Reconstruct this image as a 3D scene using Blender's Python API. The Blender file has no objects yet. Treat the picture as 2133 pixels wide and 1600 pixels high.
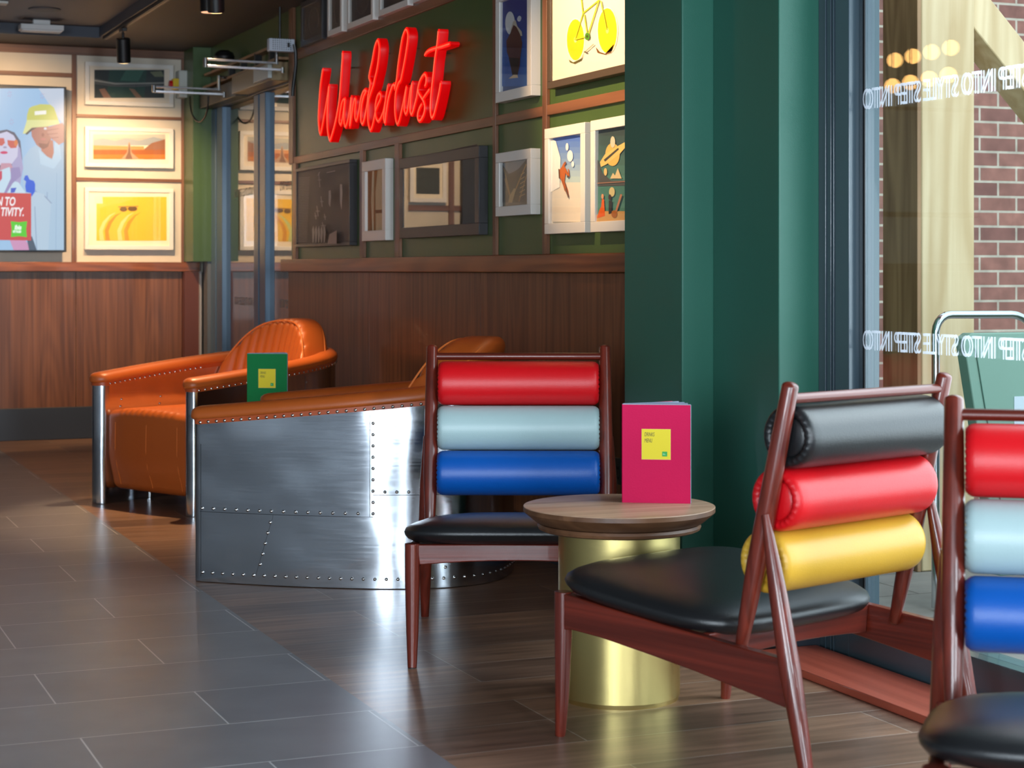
import bpy, math, random
from mathutils import Vector, Matrix
R = math.radians
random.seed(4)
# ------------------------------------------------------------------ scene, camera, world, exposure
scene = bpy.context.scene
COL = scene.collection
F_PX, HOR, CX, CAM_H = 3872.0, 563.0, 1066.5, 1.13
YAW = R(22.5)
SY, CY = math.sin(YAW), math.cos(YAW)
cam_data = bpy.data.cameras.new('camera')
cam = bpy.data.objects.new('camera', cam_data)
COL.objects.link(cam)
cam.location = (0, 0, CAM_H)
cam.rotation_euler = (R(90), 0, -YAW)
cam_data.sensor_width = 36.0
cam_data.lens = 36.0 * F_PX / 2133.0
cam_data.shift_y = (HOR - 800.0) / 2133.0
cam_data.clip_start = 0.05
cam_data.dof.use_dof = True
cam_data.dof.focus_distance = 5.9
cam_data.dof.aperture_fstop = 6.3
scene.camera = cam

world = bpy.data.worlds.new('sky')
scene.world = world
world.use_nodes = True
wb = world.node_tree.nodes['Background']
wb.inputs['Color'].default_value = (0.70, 0.85, 1.0, 1)
wb.inputs['Strength'].default_value = 1.35
vs = scene.view_settings
vs.view_transform = 'Standard'
vs.look = 'None'
vs.gamma = 1.0
vs.use_curve_mapping = False
vs.exposure = 0.55


def area_light(name, loc, direction, sx, sy, power, col):
    d = bpy.data.lights.new(name, 'AREA')
    d.shape = 'RECTANGLE'
    d.size, d.size_y, d.energy, d.color = sx, sy, power, col
    o = bpy.data.objects.new(name, d)
    COL.objects.link(o)
    o.location = loc
    o.rotation_euler = Vector(direction).to_track_quat('-Z', 'Y').to_euler()
    return o


def spot_light(name, loc, target, power, col, size, blend=0.6, radius=0.03):
    d = bpy.data.lights.new(name, 'SPOT')
    d.energy, d.color, d.spot_size, d.spot_blend = power, col, R(size), blend
    d.shadow_soft_size = radius
    o = bpy.data.objects.new(name, d)
    COL.objects.link(o)
    o.location = loc
    o.rotation_euler = (Vector(target) - Vector(loc)).to_track_quat('-Z', 'Y').to_euler()
    return o


WARM = (1.0, 0.66, 0.36)
# area lamps standing in for daylight: unseen rear and side openings, right-hand window, street
area_light('daylight_side_window', (-3.36, -2.6, 1.45), (1, 0.75, -0.05), 1.15, 2.1, 190, (0.80, 0.91, 1.0))
area_light('daylight_rear_fill', (-1.65, -3.9, 1.5), (0.22, 1, -0.05), 0.8, 2.3, 90, (0.80, 0.91, 1.0))
area_light('daylight_rear_fill', (1.4, -3.9, 1.5), (0.05, 1, -0.05), 0.8, 2.3, 170, (0.80, 0.91, 1.0))  # second rear lamp, added to brighten the green pier faces
area_light('daylight_window', (3.35, 1.6, 1.5), (-1, 0.0, -0.22), 5.0, 2.3, 110, (0.80, 0.91, 1.0))
area_light('daylight_street', (5.0, 3.2, 3.3), (0.05, 0.75, -0.6), 3.5, 2.0, 60, (0.95, 0.97, 1.0))
# ------------------------------------------------------------------ pixel helpers (points on real planes)


def ray(px, py):
    u = (px - CX) / F_PX
    v = (HOR - py) / F_PX
    return Vector((SY + CY * u, CY - SY * u, v))


def onX(px, py, X):
    d = ray(px, py)
    t = X / d.x
    return Vector((X, d.y * t, CAM_H + d.z * t))


def onY(px, py, Y):
    d = ray(px, py)
    t = Y / d.y
    return Vector((d.x * t, Y, CAM_H + d.z * t))


def onZ(px, py, z):
    d = ray(px, py)
    t = (z - CAM_H) / d.z
    return Vector((d.x * t, d.y * t, z))


# ------------------------------------------------------------------ materials
def lin(c):
    return tuple(((v / 255.0) / 12.92 if v / 255.0 <= 0.04045 else ((v / 255.0 + 0.055) / 1.055) ** 2.4) for v in c)


MATS = {}


def nd(nt, t, **kw):
    n = nt.nodes.new(t)
    for k, v in kw.items():
        if hasattr(n, k):
            setattr(n, k, v)
    return n


def mat(name, rgb, rough=0.5, metal=0.0, emit=0.0, var=0.0, vscale=8.0, bump=0.0, bscale=60.0, coat=0.0, stretch=(1, 1, 1), spec=0.5, emitcol=None, aniso=0.0):
    if name in MATS:
        return MATS[name]
    m = bpy.data.materials.new(name)
    m.use_nodes = True
    nt = m.node_tree
    b = nt.nodes['Principled BSDF']
    col = lin(rgb) + (1,)
    b.inputs['Base Color'].default_value = col
    b.inputs['Roughness'].default_value = rough
    b.inputs['Metallic'].default_value = metal
    b.inputs['Coat Weight'].default_value = coat
    b.inputs['Specular IOR Level'].default_value = spec
    if emit:
        b.inputs['Emission Color'].default_value = (lin(emitcol) + (1,)) if emitcol else col
        b.inputs['Emission Strength'].default_value = emit
    if var or bump:
        tc = nd(nt, 'ShaderNodeTexCoord')
        mp = nd(nt, 'ShaderNodeMapping')
        mp.inputs['Scale'].default_value = stretch
        nt.links.new(tc.outputs['Object'], mp.inputs['Vector'])
    if var:
        n = nd(nt, 'ShaderNodeTexNoise')
        n.inputs['Scale'].default_value = vscale
        n.inputs['Detail'].default_value = 4
        nt.links.new(mp.outputs[0], n.inputs['Vector'])
        mx = nd(nt, 'ShaderNodeMix', data_type='RGBA')
        lo = tuple(c * (1 - var) for c in col[:3]) + (1,)
        hi = tuple(min(1, c * (1 + var)) for c in col[:3]) + (1,)
        mx.inputs[6].default_value = lo
        mx.inputs[7].default_value = hi
        nt.links.new(n.outputs['Fac'], mx.inputs[0])
        nt.links.new(mx.outputs[2], b.inputs['Base Color'])
    if bump:
        n2 = nd(nt, 'ShaderNodeTexNoise')
        n2.inputs['Scale'].default_value = bscale
        n2.inputs['Detail'].default_value = 3
        nt.links.new(mp.outputs[0], n2.inputs['Vector'])
        bp = nd(nt, 'ShaderNodeBump')
        bp.inputs['Strength'].default_value = bump
        bp.inputs['Distance'].default_value = 0.01
        nt.links.new(n2.outputs['Fac'], bp.inputs['Height'])
        nt.links.new(bp.outputs[0], b.inputs['Normal'])
    MATS[name] = m
    return m


def wood(name, dark, light, axis='z', scale=1.0, rough=0.4, coat=0.1, contrast=1.0, across=26, knots=0.0):
    """grain runs along axis; thin streaks across it plus broad cathedral figure"""
    m = bpy.data.materials.new(name)
    m.use_nodes = True
    nt = m.node_tree
    b = nt.nodes['Principled BSDF']
    tc = nd(nt, 'ShaderNodeTexCoord')
    mp = nd(nt, 'ShaderNodeMapping')
    s = {'x': (0.9, across, across), 'y': (across, 0.9, across), 'z': (across, across, 0.9)}[axis]
    mp.inputs['Scale'].default_value = tuple(v * scale for v in s)
    nt.links.new(tc.outputs['Object'], mp.inputs['Vector'])
    n = nd(nt, 'ShaderNodeTexNoise')
    n.inputs['Scale'].default_value = 1.0
    n.inputs['Detail'].default_value = 5
    n.inputs['Distortion'].default_value = 0.5
    nt.links.new(mp.outputs[0], n.inputs['Vector'])
    mp2 = nd(nt, 'ShaderNodeMapping')
    s2 = {'x': (0.5, 5, 5), 'y': (5, 0.5, 5), 'z': (5, 5, 0.5)}[axis]
    mp2.inputs['Scale'].default_value = tuple(v * scale for v in s2)
    nt.links.new(tc.outputs['Object'], mp2.inputs['Vector'])
    n2 = nd(nt, 'ShaderNodeTexNoise')
    n2.inputs['Scale'].default_value = 1.0
    n2.inputs['Detail'].default_value = 1
    nt.links.new(mp2.outputs[0], n2.inputs['Vector'])
    mul = nd(nt, 'ShaderNodeMath', operation='MULTIPLY')
    mul.inputs[1].default_value = 16.0
    nt.links.new(n2.outputs['Fac'], mul.inputs[0])
    sn = nd(nt, 'ShaderNodeMath', operation='SINE')
    mul2 = nd(nt, 'ShaderNodeMath', operation='MULTIPLY')
    mul2.inputs[1].default_value = 3.5
    nt.links.new(mul.outputs[0], mul2.inputs[0])
    nt.links.new(mul2.outputs[0], sn.inputs[0])
    ma = nd(nt, 'ShaderNodeMath', operation='MULTIPLY_ADD')
    ma.inputs[1].default_value = 0.11 * contrast
    nt.links.new(sn.outputs[0], ma.inputs[0])
    nt.links.new(n.outputs['Fac'], ma.inputs[2])
    cr = nd(nt, 'ShaderNodeValToRGB')
    cr.color_ramp.elements[0].position = 0.32
    cr.color_ramp.elements[0].color = lin(dark) + (1,)
    cr.color_ramp.elements[1].position = 0.68
    cr.color_ramp.elements[1].color = lin(light) + (1,)
    nt.links.new(ma.outputs[0], cr.inputs[0])
    nt.links.new(cr.outputs[0], b.inputs['Base Color'])
    b.inputs['Roughness'].default_value = rough
    b.inputs['Coat Weight'].default_value = coat
    bp = nd(nt, 'ShaderNodeBump')
    bp.inputs['Strength'].default_value = 0.12
    bp.inputs['Distance'].default_value = 0.004
    nt.links.new(ma.outputs[0], bp.inputs['Height'])
    nt.links.new(bp.outputs[0], b.inputs['Normal'])
    MATS[name] = m
    return m


def brickmat(name, c1, c2, mortar, bw, rh, ms, offset, off_freq, loc, rot=(0, 0, 0), rough=0.5, noise=0.3, nstretch=(1, 1, 1), nscale=10, bump=0.2, mortar_smooth=0.1, bias=0.0, coat=0.0, spec=0.5, mixc=None):
    m = bpy.data.materials.new(name)
    m.use_nodes = True
    nt = m.node_tree
    b = nt.nodes['Principled BSDF']
    tc = nd(nt, 'ShaderNodeTexCoord')
    mp = nd(nt, 'ShaderNodeMapping')
    mp.inputs['Location'].default_value = loc
    mp.inputs['Rotation'].default_value = rot
    nt.links.new(tc.outputs['Object'], mp.inputs['Vector'])
    br = nd(nt, 'ShaderNodeTexBrick')
    br.offset = offset
    br.offset_frequency = off_freq
    br.squash = 1.0
    br.inputs['Color1'].default_value = lin(c1) + (1,)
    br.inputs['Color2'].default_value = lin(c2) + (1,)
    br.inputs['Mortar'].default_value = lin(mortar) + (1,)
    br.inputs['Scale'].default_value = 1.0
    br.inputs['Mortar Size'].default_value = ms
    br.inputs['Mortar Smooth'].default_value = mortar_smooth
    br.inputs['Bias'].default_value = bias
    br.inputs['Brick Width'].default_value = bw
    br.inputs['Row Height'].default_value = rh
    nt.links.new(mp.outputs[0], br.inputs['Vector'])
    mp2 = nd(nt, 'ShaderNodeMapping')
    mp2.inputs['Scale'].default_value = nstretch
    nt.links.new(tc.outputs['Object'], mp2.inputs['Vector'])
    n = nd(nt, 'ShaderNodeTexNoise')
    n.inputs['Scale'].default_value = nscale
    n.inputs['Detail'].default_value = 6
    nt.links.new(mp2.outputs[0], n.inputs['Vector'])
    mr = nd(nt, 'ShaderNodeMapRange')
    mr.inputs[1].default_value = 0.3
    mr.inputs[2].default_value = 0.7
    mr.inputs[3].default_value = 1 - noise
    mr.inputs[4].default_value = 1 + noise
    nt.links.new(n.outputs['Fac'], mr.inputs[0])
    vm = nd(nt, 'ShaderNodeVectorMath', operation='SCALE')
    nt.links.new(br.outputs['Color'], vm.inputs[0])
    nt.links.new(mr.outputs[0], vm.inputs['Scale'])
    nt.links.new(vm.outputs[0], b.inputs['Base Color'])
    b.inputs['Roughness'].default_value = rough
    b.inputs['Coat Weight'].default_value = coat
    b.inputs['Specular IOR Level'].default_value = spec
    if bump:
        iv = nd(nt, 'ShaderNodeMath', operation='MULTIPLY_ADD')
        iv.inputs[1].default_value = -1.0
        nt.links.new(br.outputs['Fac'], iv.inputs[0])
        sc = nd(nt, 'ShaderNodeMath', operation='MULTIPLY')
        sc.inputs[1].default_value = 0.35
        nt.links.new(n.outputs['Fac'], sc.inputs[0])
        nt.links.new(sc.outputs[0], iv.inputs[2])
        bp = nd(nt, 'ShaderNodeBump')
        bp.inputs['Strength'].default_value = bump
        bp.inputs['Distance'].default_value = 0.004
        nt.links.new(iv.outputs[0], bp.inputs['Height'])
        nt.links.new(bp.outputs[0], b.inputs['Normal'])
    MATS[name] = m
    return m


def glassmat(name, tint=(1, 1, 1), refl=1.45, boost=1.0):
    m = bpy.data.materials.new(name)
    m.use_nodes = True
    nt = m.node_tree
    nt.nodes.remove(nt.nodes['Principled BSDF'])
    out = nt.nodes['Material Output']
    tr = nd(nt, 'ShaderNodeBsdfTransparent')
    tr.inputs[0].default_value = tint + (1,)
    gl = nd(nt, 'ShaderNodeBsdfGlossy')
    gl.inputs['Roughness'].default_value = 0.0
    lw = nd(nt, 'ShaderNodeLayerWeight')
    lw.inputs['Blend'].default_value = 0.5
    pw = nd(nt, 'ShaderNodeMath', operation='POWER')
    pw.inputs[1].default_value = 5.0
    nt.links.new(lw.outputs['Facing'], pw.inputs[0])
    f0 = ((refl - 1) / (refl + 1)) ** 2 * boost
    mu = nd(nt, 'ShaderNodeMath', operation='MULTIPLY_ADD')
    mu.inputs[1].default_value = 1 - f0
    mu.inputs[2].default_value = f0
    mu.use_clamp = True
    nt.links.new(pw.outputs[0], mu.inputs[0])
    mx = nd(nt, 'ShaderNodeMixShader')
    nt.links.new(mu.outputs[0], mx.inputs[0])
    nt.links.new(tr.outputs[0], mx.inputs[1])
    nt.links.new(gl.outputs[0], mx.inputs[2])
    nt.links.new(mx.outputs[0], out.inputs['Surface'])
    MATS[name] = m
    return m


def flat(rgb, emit=0.0):
    key = 'ink_%02x%02x%02x_%d' % (rgb[0], rgb[1], rgb[2], int(emit * 100))
    if emit:
        return mat(key, (16, 16, 18), rough=0.35, emit=emit, emitcol=rgb)
    return mat(key, rgb, rough=0.55)


# ------------------------------------------------------------------ mesh builder
class MB:
    def __init__(s):
        s.v, s.f, s.mi, s.mats = [], [], [], []

    def m(s, material):
        if material not in s.mats:
            s.mats.append(material)
        return s.mats.index(material)

    def add(s, verts, faces, material=None):
        k = s.m(material) if material else 0
        o = len(s.v)
        s.v += [Vector(p) for p in verts]
        for f in faces:
            s.f.append([i + o for i in f])
            s.mi.append(k)

    def box(s, x0, x1, y0, y1, z0, z1, material=None):
        x0, x1 = min(x0, x1), max(x0, x1)
        y0, y1 = min(y0, y1), max(y0, y1)
        z0, z1 = min(z0, z1), max(z0, z1)
        s.add([(x0, y0, z0), (x1, y0, z0), (x1, y1, z0), (x0, y1, z0), (x0, y0, z1), (x1, y0, z1), (x1, y1, z1), (x0, y1, z1)],
              [(3, 2, 1, 0), (4, 5, 6, 7), (0, 1, 5, 4), (1, 2, 6, 5), (2, 3, 7, 6), (3, 0, 4, 7)], material)

    def prism(s, pts, d, material=None):
        """pts: planar loop of 3D points, d: extrusion vector"""
        n = len(pts)
        d = Vector(d)
        vs_ = [Vector(p) for p in pts] + [Vector(p) + d for p in pts]
        fs = [list(range(n))[::-1], list(range(n, 2 * n))] + [(i, (i + 1) % n, n + (i + 1) % n, n + i) for i in range(n)]
        nor = Vector((0, 0, 0))
        for i in range(n):
            nor += Vector(pts[i]).cross(Vector(pts[(i + 1) % n]))
        if nor.dot(d) < 0:
            fs = [list(f)[::-1] for f in fs]
        s.add(vs_, fs, material)

    def tube(s, path, rad, n=16, material=None, cap=True, round_end=0):
        path = [Vector(p) for p in path]
        if not hasattr(rad, '__len__'):
            rad = [rad] * len(path)
        rad = list(rad)
        if round_end:
            def ends(P, Q, r):
                d = (P - Q).normalized()
                return [(P + d * (r * round_end * math.sin(a)), r * math.cos(a)) for a in (R(25), R(50), R(72), R(86))]
            e0 = ends(path[0], path[1], rad[0])
            e1 = ends(path[-1], path[-2], rad[-1])
            path = [p for p, _ in e0[::-1]] + path + [p for p, _ in e1]
            rad = [r for _, r in e0[::-1]] + rad + [r for _, r in e1]
        rings = []
        prev = None
        for i, p in enumerate(path):
            t = (path[min(i + 1, len(path) - 1)] - path[max(i - 1, 0)]).normalized()
            if prev is None:
                a = Vector((0, 0, 1)) if abs(t.z) < 0.9 else Vector((1, 0, 0))
                u = t.cross(a).normalized()
            else:
                u = (prev - t * prev.dot(t)).normalized()
            prev = u
            w = t.cross(u)
            rings.append([p + (u * math.cos(2 * math.pi * k / n) + w * math.sin(2 * math.pi * k / n)) * rad[i] for k in range(n)])
        vs_ = [q for r_ in rings for q in r_]
        fs = []
        for i in range(len(rings) - 1):
            for k in range(n):
                fs.append((i * n + k, i * n + (k + 1) % n, (i + 1) * n + (k + 1) % n, (i + 1) * n + k))
        if cap:
            fs.append(list(range(n))[::-1])
            fs.append([(len(rings) - 1) * n + k for k in range(n)])
        s.add(vs_, fs, material)

    def lathe(s, prof, c=(0, 0, 0), n=48, material=None, mtx=None):
        c = Vector(c)
        vs_ = []
        for r_, z in prof:
            for k in range(n):
                a = 2 * math.pi * k / n
                p = Vector((r_ * math.cos(a), r_ * math.sin(a), z))
                vs_.append((mtx @ p if mtx else p) + c)
        fs = []
        for i in range(len(prof) - 1):
            for k in range(n):
                fs.append((i * n + k, i * n + (k + 1) % n, (i + 1) * n + (k + 1) % n, (i + 1) * n + k))
        fs.append(list(range(n))[::-1])
        fs.append([(len(prof) - 1) * n + k for k in range(n)])
        s.add(vs_, fs, material)

    def rbox(s, c, h, r, m=6, k=4, deform=None, material=None, mm=None):
        """rounded box made of a gridded cube"""
        def axis(hh, mseg):
            inner = hh - r
            L = [-hh + r * (1 - math.cos(i / k * math.pi / 2)) * 1.0 for i in range(k)]
            L = [-hh + r * (i / k) for i in range(k)]
            mid = [-inner + 2 * inner * i / mseg for i in range(mseg + 1)]
            return L + mid + [-q for q in L[::-1]]
        mm = mm or (m, m, m)
        ax = [axis(h[i], mm[i]) for i in range(3)]
        idx = {}
        vs_, fs = [], []

        def vert(p):
            key = tuple(round(q, 6) for q in p)
            if key not in idx:
                q = Vector([max(-(h[i] - r), min(h[i] - r, p[i])) for i in range(3)])
                d = Vector(p) - q
                # warp cube corner towards even spacing
                if d.length > 1e-9:
                    dd = Vector([math.tan(d[i] / r * math.pi / 4) for i in range(3)])
                    d = dd.normalized() * r
                w = q + d
                w = Vector(deform(w)) if deform else w
                idx[key] = len(vs_)
                vs_.append(w + Vector(c))
            return idx[key]
        for a in range(3):
            b, c2 = (a + 1) % 3, (a + 2) % 3
            for sgn in (-1, 1):
                for i in range(len(ax[b]) - 1):
                    for j in range(len(ax[c2]) - 1):
                        q = []
                        for (ii, jj) in ((i, j), (i + 1, j), (i + 1, j + 1), (i, j + 1)):
                            p = [0, 0, 0]
                            p[a], p[b], p[c2] = sgn * h[a], ax[b][ii], ax[c2][jj]
                            q.append(vert(p))
                        fs.append(q if sgn > 0 else q[::-1])
        s.add(vs_, fs, material)

    def build(s, name, material=None, parent=None, smooth=True, bevel=0.0, angle=35, world=True, segs=2):
        me = bpy.data.meshes.new(name)
        inv = MTX.get(parent.name, Matrix.Identity(4)).inverted() if (parent and world) else None
        vv = [(inv @ v if inv else v) for v in s.v]
        me.from_pydata([tuple(v) for v in vv], [], s.f)
        if material:
            me.materials.append(material)
        else:
            for q in s.mats:
                me.materials.append(q)
            for i, p in enumerate(me.polygons):
                p.material_index = s.mi[i]
        me.validate()
        me.update()
        if smooth:
            me.polygons.foreach_set('use_smooth', [True] * len(me.polygons))
            me.set_sharp_from_angle(angle=R(angle))
        o = bpy.data.objects.new(name, me)
        COL.objects.link(o)
        if parent:
            o.parent = parent
        MTX[o.name] = MTX.get(parent.name, Matrix.Identity(4)) if parent else Matrix.Identity(4)
        if bevel:
            bv = o.modifiers.new('bevel', 'BEVEL')
            bv.width, bv.segments, bv.limit_method = bevel, segs, 'ANGLE'
        return o


MTX = {}


def thing(name, label, cat, loc=(0, 0, 0), rotz=0.0, group=None):
    o = bpy.data.objects.new(name, None)
    o.empty_display_size = 0.05
    COL.objects.link(o)
    o.location = loc
    o.rotation_euler = (0, 0, rotz)
    o['label'], o['category'] = label, cat
    if group:
        o['group'] = group
    MTX[o.name] = Matrix.Translation(loc) @ Matrix.Rotation(rotz, 4, 'Z')
    return o


def tag(o, label, cat, group=None):
    o['label'], o['category'] = label, cat
    if group:
        o['group'] = group
    return o


def struct(name, mb, material=None, parent=None, **kw):
    o = mb.build(name, material, parent, **kw)
    if not parent:
        o['kind'] = 'structure'
    return o


def textmesh(mb, body, material, mtx, size=1.0, sx=1.0, width=None, shear=0.0, depth=0.0, align='LEFT', bold=0.0):
    cu = bpy.data.curves.new('lettering', 'FONT')
    cu.body, cu.size, cu.shear, cu.extrude, cu.align_x = body, size, shear, depth, align
    cu.offset = bold
    cu.resolution_u = 3
    to = bpy.data.objects.new('lettering', cu)
    COL.objects.link(to)
    dg = bpy.context.evaluated_depsgraph_get()
    dg.update()
    me = bpy.data.meshes.new_from_object(to.evaluated_get(dg))
    if width:
        xs_ = [v.co.x for v in me.vertices]
        sx = width / (max(xs_) - min(xs_))
    vs_ = [mtx @ Vector((v.co.x * sx, v.co.y, v.co.z)) for v in me.vertices]
    mb.add(vs_, [list(p.vertices) for p in me.polygons], material)
    bpy.data.objects.remove(to)
    bpy.data.curves.remove(cu)
    bpy.data.meshes.remove(me)


# ------------------------------------------------------------------ material library
M_CEIL = mat('ceiling_paint', (62, 56, 54), 0.6, var=0.06)
M_CEIL2 = mat('coffer_paint', (84, 82, 86), 0.6)
M_EDGE = mat('blue_grey_edge', (52, 58, 72), 0.5)
M_GREEN = mat('green_paint', (38, 98, 82), 0.42, var=0.05, vscale=3, bump=0.04, bscale=300)
M_WGREEN = mat('olive_green_paint', (62, 86, 42), 0.36, var=0.05, vscale=3, bump=0.03, bscale=300)
M_CREAM = mat('cream_mural_paper', (206, 196, 180), 0.6, var=0.12, vscale=5, bump=0.05)
M_PANEL = wood('oak_veneer', (90, 52, 30), (124, 77, 48), 'z', 1.0, 0.38, 0.12, contrast=0.6, across=44)
M_LEDGE = wood('oak_ledge', (100, 52, 26), (142, 80, 42), 'y', 1.0, 0.35, 0.15)
M_LEDGEX = wood('oak_ledge_cross', (100, 52, 26), (142, 80, 42), 'x', 1.0, 0.35, 0.15)
M_TRIMY = wood('oak_strip_along', (98, 62, 42), (134, 88, 60), 'y', 1.0, 0.4, 0.1, contrast=0.3)
M_TRIMZ = wood('oak_strip_upright', (98, 62, 42), (134, 88, 60), 'z', 1.0, 0.4, 0.1, contrast=0.3)
M_TRIMX = wood('oak_strip_cross', (98, 62, 42), (134, 88, 60), 'x', 1.0, 0.4, 0.1, contrast=0.3)
M_BASE = mat('slate_baseboard', (44, 50, 60), 0.45)
M_DARKWALL = mat('plain_side_wall', (186, 188, 192), 0.7)
M_MAHOG = wood('mahogany', (82, 27, 16), (116, 42, 28), 'z', 1.0, 0.3, 0.35, contrast=0.25, across=60)
M_MAHOGX = wood('mahogany_cross', (82, 27, 16), (116, 42, 28), 'x', 1.0, 0.3, 0.35, contrast=0.25, across=60)
M_MAHOGY = wood('mahogany_rail', (82, 27, 16), (116, 42, 28), 'y', 1.0, 0.3, 0.35, contrast=0.25, across=60)
M_BLACKL = mat('black_leather', (26, 27, 29), 0.33, bump=0.12, bscale=420, spec=0.6)
M_RED = mat('red_leather', (206, 14, 24), 0.36, bump=0.1, bscale=420)
M_WHITE = mat('pale_blue_leather', (164, 188, 190), 0.36, bump=0.08, bscale=420)
M_BLUE = mat('blue_leather', (4, 80, 164), 0.36, bump=0.1, bscale=420)
M_YELL = mat('yellow_leather', (210, 164, 52), 0.36, bump=0.1, bscale=420)
M_TAN = mat('tan_leather', (184, 90, 34), 0.38, var=0.06, vscale=6, bump=0.08, bscale=350)
M_TANP = mat('tan_piping', (222, 120, 52), 0.4)
M_BROWNL = mat('brown_leather_underside', (176, 78, 34), 0.38, bump=0.08, bscale=350)
M_RIVET = mat('rivet_steel', (205, 200, 195), 0.18, 1.0)
M_CHROME = mat('chrome', (215, 218, 222), 0.12, 1.0)
M_BRUSH = mat('silver_arm', (205, 208, 215), 0.25, 0.9)
M_BLACKP = mat('black_plastic', (16, 16, 18), 0.4)
M_ANTH = mat('anthracite_frame', (62, 78, 88), 0.22, coat=0.3)
M_ANTH2 = mat('steel_blue_door_metal', (88, 112, 134), 0.35, 0.2)
M_RUB = mat('gasket', (14, 15, 18), 0.6)
M_GLASS = glassmat('window_glass', (0.96, 0.985, 0.975), 1.5, 1.6)
M_DGLASS = glassmat('door_glass', (0.55, 0.55, 0.55), 1.55, 7.0)
M_PGLASS = glassmat('picture_glass', (1, 1, 1), 1.5, 0.5)
M_PGLASS2 = glassmat('picture_glass_bright', (1, 1, 1), 1.6, 4.6)
def frosted():
    m = bpy.data.materials.new('etched_film')
    m.use_nodes = True
    nt = m.node_tree
    nt.nodes.remove(nt.nodes['Principled BSDF'])
    d = nd(nt, 'ShaderNodeBsdfDiffuse')
    t = nd(nt, 'ShaderNodeBsdfTranslucent')
    d.inputs[0].default_value = (0.82, 0.86, 0.95, 1)
    t.inputs[0].default_value = (0.85, 0.88, 0.97, 1)
    mx = nd(nt, 'ShaderNodeMixShader')
    nt.links.new(d.outputs[0], mx.inputs[1])
    nt.links.new(t.outputs[0], mx.inputs[2])
    tr = nd(nt, 'ShaderNodeBsdfTransparent')
    m2 = nd(nt, 'ShaderNodeMixShader')
    m2.inputs[0].default_value = 0.68
    nt.links.new(tr.outputs[0], m2.inputs[1])
    nt.links.new(mx.outputs[0], m2.inputs[2])
    nt.links.new(m2.outputs[0], nt.nodes['Material Output'].inputs['Surface'])
    return m


M_ETCH = frosted()
M_OAKTOP = wood('table_oak', (150, 118, 94), (186, 152, 126), 'x', 1.0, 0.4, 0.1, contrast=0.3, across=30)
M_OAKEDGE = wood('table_edge', (84, 54, 34), (112, 76, 50), 'x', 1.0, 0.45, 0.05, contrast=0.2)
M_FWHITE = mat('white_frame_lacquer', (222, 218, 212), 0.4)
M_FDARK = mat('dark_frame_lacquer', (52, 50, 52), 0.4)
M_MOUNT = mat('ivory_mount_card', (232, 226, 212), 0.7)
M_NEON = mat('red_letter_face', (235, 20, 10), 0.35, emit=0.75, emitcol=(255, 10, 4))
M_NEONS = mat('red_letter_side', (200, 0, 6), 0.4, spec=0.25, emit=0.22, emitcol=(255, 0, 2))
M_NEONT = mat('red_light_line', (255, 70, 50), 0.35, emit=1.0, emitcol=(255, 78, 50))
M_TERRA = wood('terracotta_board', (150, 66, 48), (176, 84, 64), 'y', 1.0, 0.4, 0.1, contrast=0.2)
M_GREY = mat('light_grey_plastic', (196, 198, 192), 0.5)


def brass():
    m = bpy.data.materials.new('brushed_brass')
    m.use_nodes = True
    nt = m.node_tree
    b = nt.nodes['Principled BSDF']
    b.inputs['Base Color'].default_value = lin((222, 202, 132)) + (1,)
    b.inputs['Metallic'].default_value = 1.0
    tc = nd(nt, 'ShaderNodeTexCoord')
    mp = nd(nt, 'ShaderNodeMapping')
    mp.inputs['Scale'].default_value = (3, 3, 260)
    nt.links.new(tc.outputs['Object'], mp.inputs['Vector'])
    n = nd(nt, 'ShaderNodeTexNoise')
    n.inputs['Scale'].default_value = 2
    n.inputs['Detail'].default_value = 3
    nt.links.new(mp.outputs[0], n.inputs['Vector'])
    mr = nd(nt, 'ShaderNodeMapRange')
    mr.inputs[3].default_value = 0.26
    mr.inputs[4].default_value = 0.42
    nt.links.new(n.outputs['Fac'], mr.inputs[0])
    nt.links.new(mr.outputs[0], b.inputs['Roughness'])
    return m


def aluminium():
    m = bpy.data.materials.new('riveted_aluminium')
    m.use_nodes = True
    nt = m.node_tree
    b = nt.nodes['Principled BSDF']
    b.inputs['Base Color'].default_value = lin((206, 212, 220)) + (1,)
    b.inputs['Metallic'].default_value = 1.0
    b.inputs['Roughness'].default_value = 0.17
    tc = nd(nt, 'ShaderNodeTexCoord')
    n = nd(nt, 'ShaderNodeTexNoise')
    n.inputs['Scale'].default_value = 4.0
    n.inputs['Detail'].default_value = 0.6
    nt.links.new(tc.outputs['Object'], n.inputs['Vector'])
    bp = nd(nt, 'ShaderNodeBump')
    bp.inputs['Strength'].default_value = 0.2
    bp.inputs['Distance'].default_value = 0.06
    nt.links.new(n.outputs['Fac'], bp.inputs['Height'])
    mp = nd(nt, 'ShaderNodeMapping')
    mp.inputs['Scale'].default_value = (3, 3, 60)
    nt.links.new(tc.outputs['Object'], mp.inputs['Vector'])
    n2 = nd(nt, 'ShaderNodeTexNoise')
    n2.inputs['Scale'].default_value = 2.5
    n2.inputs['Detail'].default_value = 4
    nt.links.new(mp.outputs[0], n2.inputs['Vector'])
    mr = nd(nt, 'ShaderNodeMapRange')
    mr.inputs[3].default_value = 0.07
    mr.inputs[4].default_value = 0.22
    nt.links.new(n2.outputs['Fac'], mr.inputs[0])
    nt.links.new(mr.outputs[0], b.inputs['Roughness'])
    nt.links.new(bp.outputs[0], b.inputs['Normal'])
    return m


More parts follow.
